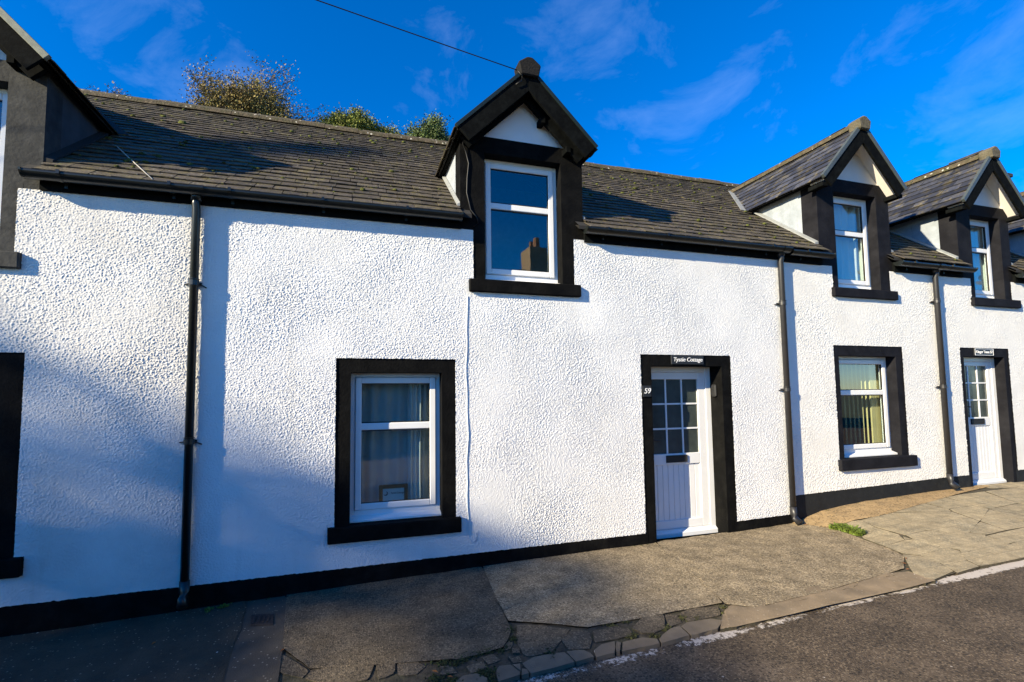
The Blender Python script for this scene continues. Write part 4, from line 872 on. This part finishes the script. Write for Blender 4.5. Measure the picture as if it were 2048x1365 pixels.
# drain cover in the pavement
dc = empty('drain_cover', (-0.68, -0.41, G(-0.68, -0.41)), 'small rusty iron cover set in the pavement by the wall', 'drain cover')
zc = G(-0.68, -0.41); mb = MB(); frame_box_y = [(-0.78, -0.30), (-0.60, -0.35), (-0.575, -0.54), (-0.75, -0.49)]
part(MB().prism([(p[0], p[1]) for p in frame_box_y], zc-0.02, zc+0.006, 'z'), 'plate', 'iron', dc, bevel=0.004)
for i in range(4): part(MB().box(-0.74+i*0.035, -0.725+i*0.035, -0.49+0.0*i, -0.37, zc+0.005, zc+0.011), 'rib', 'iron', dc)

# ------------------------------------------------------------------ weeds, moss in the joints, litter
def blades(name, pts, n, h, spread, m, label=None, cat=None, kind=None, parent=None, broad=1.0, seed=1):
    rr = random.Random(seed); mb = MB()
    for _ in range(n):
        c = rr.choice(pts); x = c[0]+rr.gauss(0, spread); y = c[1]+rr.gauss(0, spread); z = G(x, y)-0.012
        a = rr.uniform(0, 6.28); hh = h*rr.uniform(0.4, 1.3); w_ = 0.0035*broad*rr.uniform(0.6, 1.4); d = Vector((math.cos(a), math.sin(a), 0)); s_ = Vector((-d.y, d.x, 0))
        p = Vector((x, y, z)); q = p+d*hh*0.35+Vector((0, 0, hh*0.8)); r_ = p+d*hh*rr.uniform(0.7, 1.1)+Vector((0, 0, hh*rr.uniform(0.6, 1.0)))
        mb.poly([p-s_*w_, p+s_*w_, q+s_*w_*1.3, q-s_*w_*1.3, r_], [(0, 1, 2, 3), (3, 2, 4)])
    o = mb.build(name, m, parent); 
    return tag(o, label, cat, None, kind)
wps = [tuple(on_ground(*p).xy) for p in c164([(160, 490), (200, 485), (250, 490), (290, 510), (330, 520), (370, 535), (400, 545)])]
blades('weed_clump', wps, 900, 0.055, 0.022, 'grass', 'bright green weed clump growing where the pavement meets the paving slabs', 'weed', broad=2.2, seed=3)
mp_ = [tuple(on_ground(*p).xy) for p in c860([(960, 470), (1000, 580), (860, 700), (700, 720), (560, 770), (420, 800), (330, 850), (700, 960), (740, 1040), (640, 990), (200, 880), (60, 1060), (180, 1040), (280, 1080), (1440, 745), (100, 850)])]
blades('joint_moss', mp_, 900, 0.013, 0.026, mat('joint_grass', (0.035, 0.045, 0.010), 0.9, island=0.5, var=0.2), 'dull green moss and grass in the broken kerb joints', None, 'stuff', broad=1.4, seed=5)
mp2 = [tuple(on_ground(*p).xy) for p in c104([(860, 910), (900, 900), (1060, 905), (1145, 855), (1155, 830), (1280, 760), (1590, 720), (1600, 680), (700, 820), (760, 830), (820, 790), (1390, 770)])]
blades('joint_moss', mp2, 500, 0.010, 0.018, mat('joint_grass_b', (0.06, 0.06, 0.016), 0.9, island=0.5, var=0.2), 'olive moss along the cracked edge of the pavement', None, 'stuff', broad=1.4, seed=6)
wl = [(x, -0.03) for x in np.concatenate([np.linspace(-2.4, -0.7, 12), np.linspace(2.6, 3.2, 8), np.linspace(4.5, 5.3, 8), np.linspace(5.6, 8.0, 10)])]
blades('wall_foot_moss', wl, 420, 0.014, 0.012, mat('joint_grass_c', (0.05, 0.055, 0.015), 0.9, island=0.5, var=0.2), 'sparse moss along the foot of the wall', None, 'stuff', broad=1.2, seed=9)
wsm = [tuple(on_ground(*p).xy) for p in ((415, 1222), (440, 1216), (452, 1213), (285, 1238))]
blades('weed_clump', wsm[:3], 110, 0.028, 0.015, 'grass', 'small weeds at the wall foot beside the black downpipe', 'weed', broad=1.8, seed=4)
lm = bpy.data.meshes.new('fallen_leaf'); lm.from_pydata([(0, -0.02, 0), (0.010, -0.004, 0.006), (0, 0.022, 0.002), (-0.010, -0.002, 0.004), (0, 0, 0.0)], [], [(0, 1, 4), (1, 2, 4), (2, 3, 4), (3, 0, 4)]); lm.materials.append(mat('fallen_leaf', (0.25, 0.09, 0.02), 0.8, island=0.4))
for i, (px_, py_) in enumerate([(1608, 1049), (1613, 1051), (565, 1302), (870, 1345), (1812, 1118), (1808, 1128), (1816, 1140), (308, 1288), (900, 1355)]):
    p = on_ground(px_, py_); o = bpy.data.objects.new('fallen_leaf', lm); COL.objects.link(o); o.location = (p.x, p.y, p.z+0.004); o.rotation_euler = (0, 0.1, i*1.3); o.scale = (0.9+0.1*(i % 4),)*3
    tag(o, 'small russet fallen leaf lying on the pavement', 'leaf', 'fallen leaves on the pavement')

# ------------------------------------------------------------------ trees
def tree(name, base, top, crown, label, leaf, n_leaf, lsize, seed, bare=0.5, group=None, trunk_r=0.16, limbs=9, twigs=5):
    """trunk, limbs and twigs filling an ellipsoid crown, with leaf faces at the twigs"""
    rr = random.Random(seed); E_ = empty(name, base, label, 'tree', group); base = Vector(base)
    cx, cy, cz, rx, ry, rz = crown; mb = MB(); tips = []
    t0 = Vector((base.x+rr.uniform(-.2, .2), base.y, cz-rz*0.9)); mb.tube([base-Vector((0, 0, 0.3)), base.lerp(t0, 0.5)+Vector((0.1, 0, 0)), t0], [trunk_r, trunk_r*0.8, trunk_r*0.6], 8)
    def crown_pt(lo=0.75, hi=1.05):
        while True:
            d = Vector((rr.gauss(0, 1), rr.gauss(0, 1), rr.gauss(0.25, 1))).normalized()
            if d.z > -0.75: break
        q = rr.uniform(lo, hi)*(0.82+0.18*math.sin(d.x*5+seed)*math.cos(d.z*4+seed*2)+0.12*math.sin(d.x*11+d.z*9+seed))
        return Vector((cx+d.x*rx*q, cy+d.y*ry*q, cz+d.z*rz*q))
    for _ in range(limbs):
        e = crown_pt(0.55, 0.8); m1 = t0.lerp(e, 0.45)+Vector((rr.uniform(-.2, .2), rr.uniform(-.2, .2), rr.uniform(0, .3)))
        mb.tube([t0, m1, e], [trunk_r*0.42, trunk_r*0.28, trunk_r*0.12], 5, caps=False)
        for _k in range(twigs):
            s0 = m1.lerp(e, rr.uniform(0.1, 1)); f_ = s0.lerp(crown_pt(), rr.uniform(0.5, 1.0)); mid = s0.lerp(f_, 0.5)+Vector((rr.uniform(-.15, .15), rr.uniform(-.15, .15), rr.uniform(-.05, .2)))
            mb.tube([s0, mid, f_], [trunk_r*0.13, trunk_r*0.09, trunk_r*0.05], 4, caps=False)
            for _j in range(twigs):
                s1 = mid.lerp(f_, rr.uniform(0, 1)); g_ = s1+Vector((rr.uniform(-1, 1)*rx*0.2, rr.uniform(-1, 1)*ry*0.2, rr.uniform(-0.3, 1)*rz*0.24)); mb.tube([s1, g_], [trunk_r*0.055, trunk_r*0.025], 3, caps=False); tips.append((s1, g_))
    part(mb, 'trunk', 'bark', E_)
    lf = MB()
    for _ in range(n_leaf):
        a, b = rr.choice(tips); c = a.lerp(b, rr.uniform(0.2, 1.1))+Vector((rr.gauss(0, 1), rr.gauss(0, 1), rr.gauss(0, 1)))*lsize*bare
        n = Vector((rr.gauss(0, 1), rr.gauss(0, 1), rr.gauss(0, 1))).normalized(); u = n.orthogonal().normalized(); v_ = n.cross(u); s = lsize*rr.uniform(0.5, 1.3)
        lf.poly([c-u*s, c+v_*s*0.55, c+u*s, c-v_*s*0.55], [(0, 1, 2, 3)])
    me = bpy.data.meshes.new('crown'); me.from_pydata(lf.v, [], lf.f); me.transform(Matrix.Translation(-base)); o = link('crown', me, leaf, E_)
    return E_
hz = earth(0, 20)
tree('broad_tree', (-5.4, 20, hz), None, (-5.0, 20, 14.8, 3.9, 2.6, 3.3), 'broad olive brown autumn tree with thin foliage rising above the slate ridge', 'leaf_olive', 60000, 0.05, 3, bare=3.2, limbs=40, twigs=7)
tree('shrubby_tree', (-2.45, 20.5, hz), None, (-2.4, 20.5, 15.0, 1.5, 1.0, 1.35), 'low russet twiggy tree beside the broad olive brown tree', 'leaf_red', 4000, 0.06, 5, bare=1.0, limbs=12, twigs=6, trunk_r=0.10)
tree('leafy_tree', (0.1, 20, hz), None, (-0.4, 20, 15.3, 1.9, 1.2, 1.6), 'bright yellow green leafy tree with two lobes above the ridge', 'leaf_green', 20000, 0.055, 7, bare=3.0, limbs=12, twigs=5, trunk_r=0.12)
tree('leafy_tree', (1.0, 21, hz), None, (1.2, 20.5, 15.2, 1.6, 1.1, 1.35), 'yellow green leafy tree leaning against the two lobed one', 'leaf_green', 17000, 0.055, 17, bare=3.0, limbs=12, twigs=5, trunk_r=0.12)
tree('leafy_tree', (3.8, 20, hz), None, (3.9, 20, 15.4, 1.9, 1.2, 1.65), 'dark green leafy tree beside the dormer of the white cottage', 'leaf_dark', 17000, 0.06, 9, bare=2.8, limbs=12, twigs=5, trunk_r=0.12)
tree('bare_tree', (-11.0, 20, hz), None, (-10.6, 20, 14.85, 2.0, 1.0, 1.5), 'almost bare twiggy tree showing just over the ridge', 'leaf_olive', 900, 0.05, 11, bare=0.6, limbs=12, twigs=5, trunk_r=0.09)
tree('ivy_tree', (-8.5, 20, hz), None, (-8.3, 20, 14.9, 1.2, 0.8, 1.1), 'small dark ivy covered stump of a tree near the olive brown tree', 'leaf_dark', 4000, 0.055, 13, bare=1.2, limbs=8, twigs=4, trunk_r=0.09)

# ------------------------------------------------------------------ across the street (seen only in reflections and as shade)
OH = empty('opposite_house', (10, -15, 0), 'cream rendered house across the street with a brick chimney on its gable', 'house')
part(MB().prism([(-12.0, -0.3), (-20.0, -0.3), (-20.0, 5.4), (-16.0, 7.6), (-12.0, 5.4)], 7.75, 16.0, 'x'), 'wall', 'stone_opp', OH)
part(MB().poly([(7.65, -11.7, 5.3), (16.1, -11.7, 5.3), (16.1, -16, 7.72), (7.65, -16, 7.72), (7.65, -20.3, 5.3), (16.1, -20.3, 5.3)], [(0, 1, 2, 3), (3, 2, 5, 4)]), 'roof', 'deck', OH)
ch = part(MB().box(8.05, 8.95, -16.6, -15.4, 6.9, 8.7), 'chimney', 'brick', OH)
for y in (-16.3, -15.7): sub(MB().tube([(8.5, y, 8.7), (8.5, y, 9.2)], [0.16, 0.13], 10), 'chimney_pot', 'pot', ch)
HE = empty('hedge', (0, -11, -0.3), 'unseen hedge added across the street as a dark reflection for the windows', 'hedge')  # added out of view so the windows reflect something dark
rr = random.Random(31); lf = MB(); hb = MB().box(-24, 7, -11.6, -10.5, -0.5, 2.3); part(hb, 'branches', 'bark', HE)
for _ in range(9000):
    c = Vector((rr.uniform(-24.2, 7.1), -10.5+rr.gauss(0, 0.12), rr.uniform(-0.4, 2.5))) if rr.random() < 0.7 else Vector((rr.uniform(-24.2, 7.1), rr.uniform(-11.7, -10.4), 2.35+rr.gauss(0, 0.12)))
    n = Vector((rr.gauss(0, 1), rr.gauss(0, 1), rr.gauss(0, 1))).normalized(); u = n.orthogonal().normalized(); v_ = n.cross(u); q = rr.uniform(0.07, 0.14)
    lf.poly([c-u*q, c+v_*q*0.6, c+u*q, c-v_*q*0.6], [(0, 1, 2, 3)])
part(lf, 'foliage', 'leaf_dark', HE)
# unseen tree down the street, its leaf sheet shaped to shade wall and pavement
CE = empty('unseen_shade_tree', (-33.6, -10.5, -0.6), 'unseen tree across the street with a leaf sheet shaped to shade wall and pavement', 'tree')
rr = random.Random(21); tr = MB(); lf = MB()
def from_shade(xg, yg, t): return Vector((xg, yg, 0))-SUN*t
spine = [(-33.6, -10.3, z) for z in (-0.6, 4, 8, 12, 15.5, 18.5, 20.7)]
def cluster(xg, yg, t, s):
    c = from_shade(xg, yg, t); n = Vector((rr.gauss(0, 1), rr.gauss(0, 1), rr.gauss(0, 1))).normalized(); u = n.orthogonal().normalized(); v_ = n.cross(u)
    lf.poly([c-u*s, c+v_*s*0.6, c+u*s, c-v_*s*0.6], [(0, 1, 2, 3)])
prof = lambda xg: float(np.interp(xg, [-8, -7, -1.7, -1.1, -0.9, -0.1, 0.5, 1.0, 1.6, 2.6], [0.5, 1, 1, 0.5, 0.12, 0.10, 0.6, 0.9, 0.75, 0.0]))
made = 0
while made < 10600:
    xg, yg = rr.uniform(-7.5, 2.6), rr.uniform(-4.8, 2.8)
    if rr.random() < prof(xg+0.25*math.sin(yg*1.9)+0.15*math.sin(yg*4.3+1))*(0.75+0.25*math.sin(yg*2.7+xg)): cluster(xg, yg, 40+rr.gauss(0, 1.2), rr.uniform(0.08, 0.15)); made += 1
for _ in range(1500):
    k = rr.random(); z = 18.4+2.2*k; r = 0.13*(1-k)+0.03
    c = Vector((-33.6+rr.gauss(0, r), -10.0+rr.gauss(0, r), z)); n = Vector((rr.gauss(0, 1), rr.gauss(0, 1), rr.gauss(0, 1))).normalized(); u = n.orthogonal().normalized(); v_ = n.cross(u); s = 0.06
    lf.poly([c-u*s, c+v_*s, c+u*s, c-v_*s], [(0, 1, 2, 3)])
tr.tube(spine, [0.45, 0.40, 0.34, 0.28, 0.2, 0.12, 0.03], 10)
for yg in (-4, -2.5, -1, 0.5, 1.8):
    for xg in (1.4, -2, -5): e = from_shade(xg, yg, 40); tr.tube([(-33.6, -10.3, e.z-1.2), tuple((Vector((-33.6, -10.3, e.z-0.5))+e)/2), tuple(e)], [0.12, 0.09, 0.04], 6)
part(tr, 'trunk', 'bark', CE)
me = bpy.data.meshes.new('crown'); me.from_pydata(lf.v, [], lf.f); me.transform(Matrix.Translation(-Vector(CE.location))); link('crown', me, 'leaf_dark', CE)
for o in bpy.data.objects:
    if 'off' in o: del o['off']
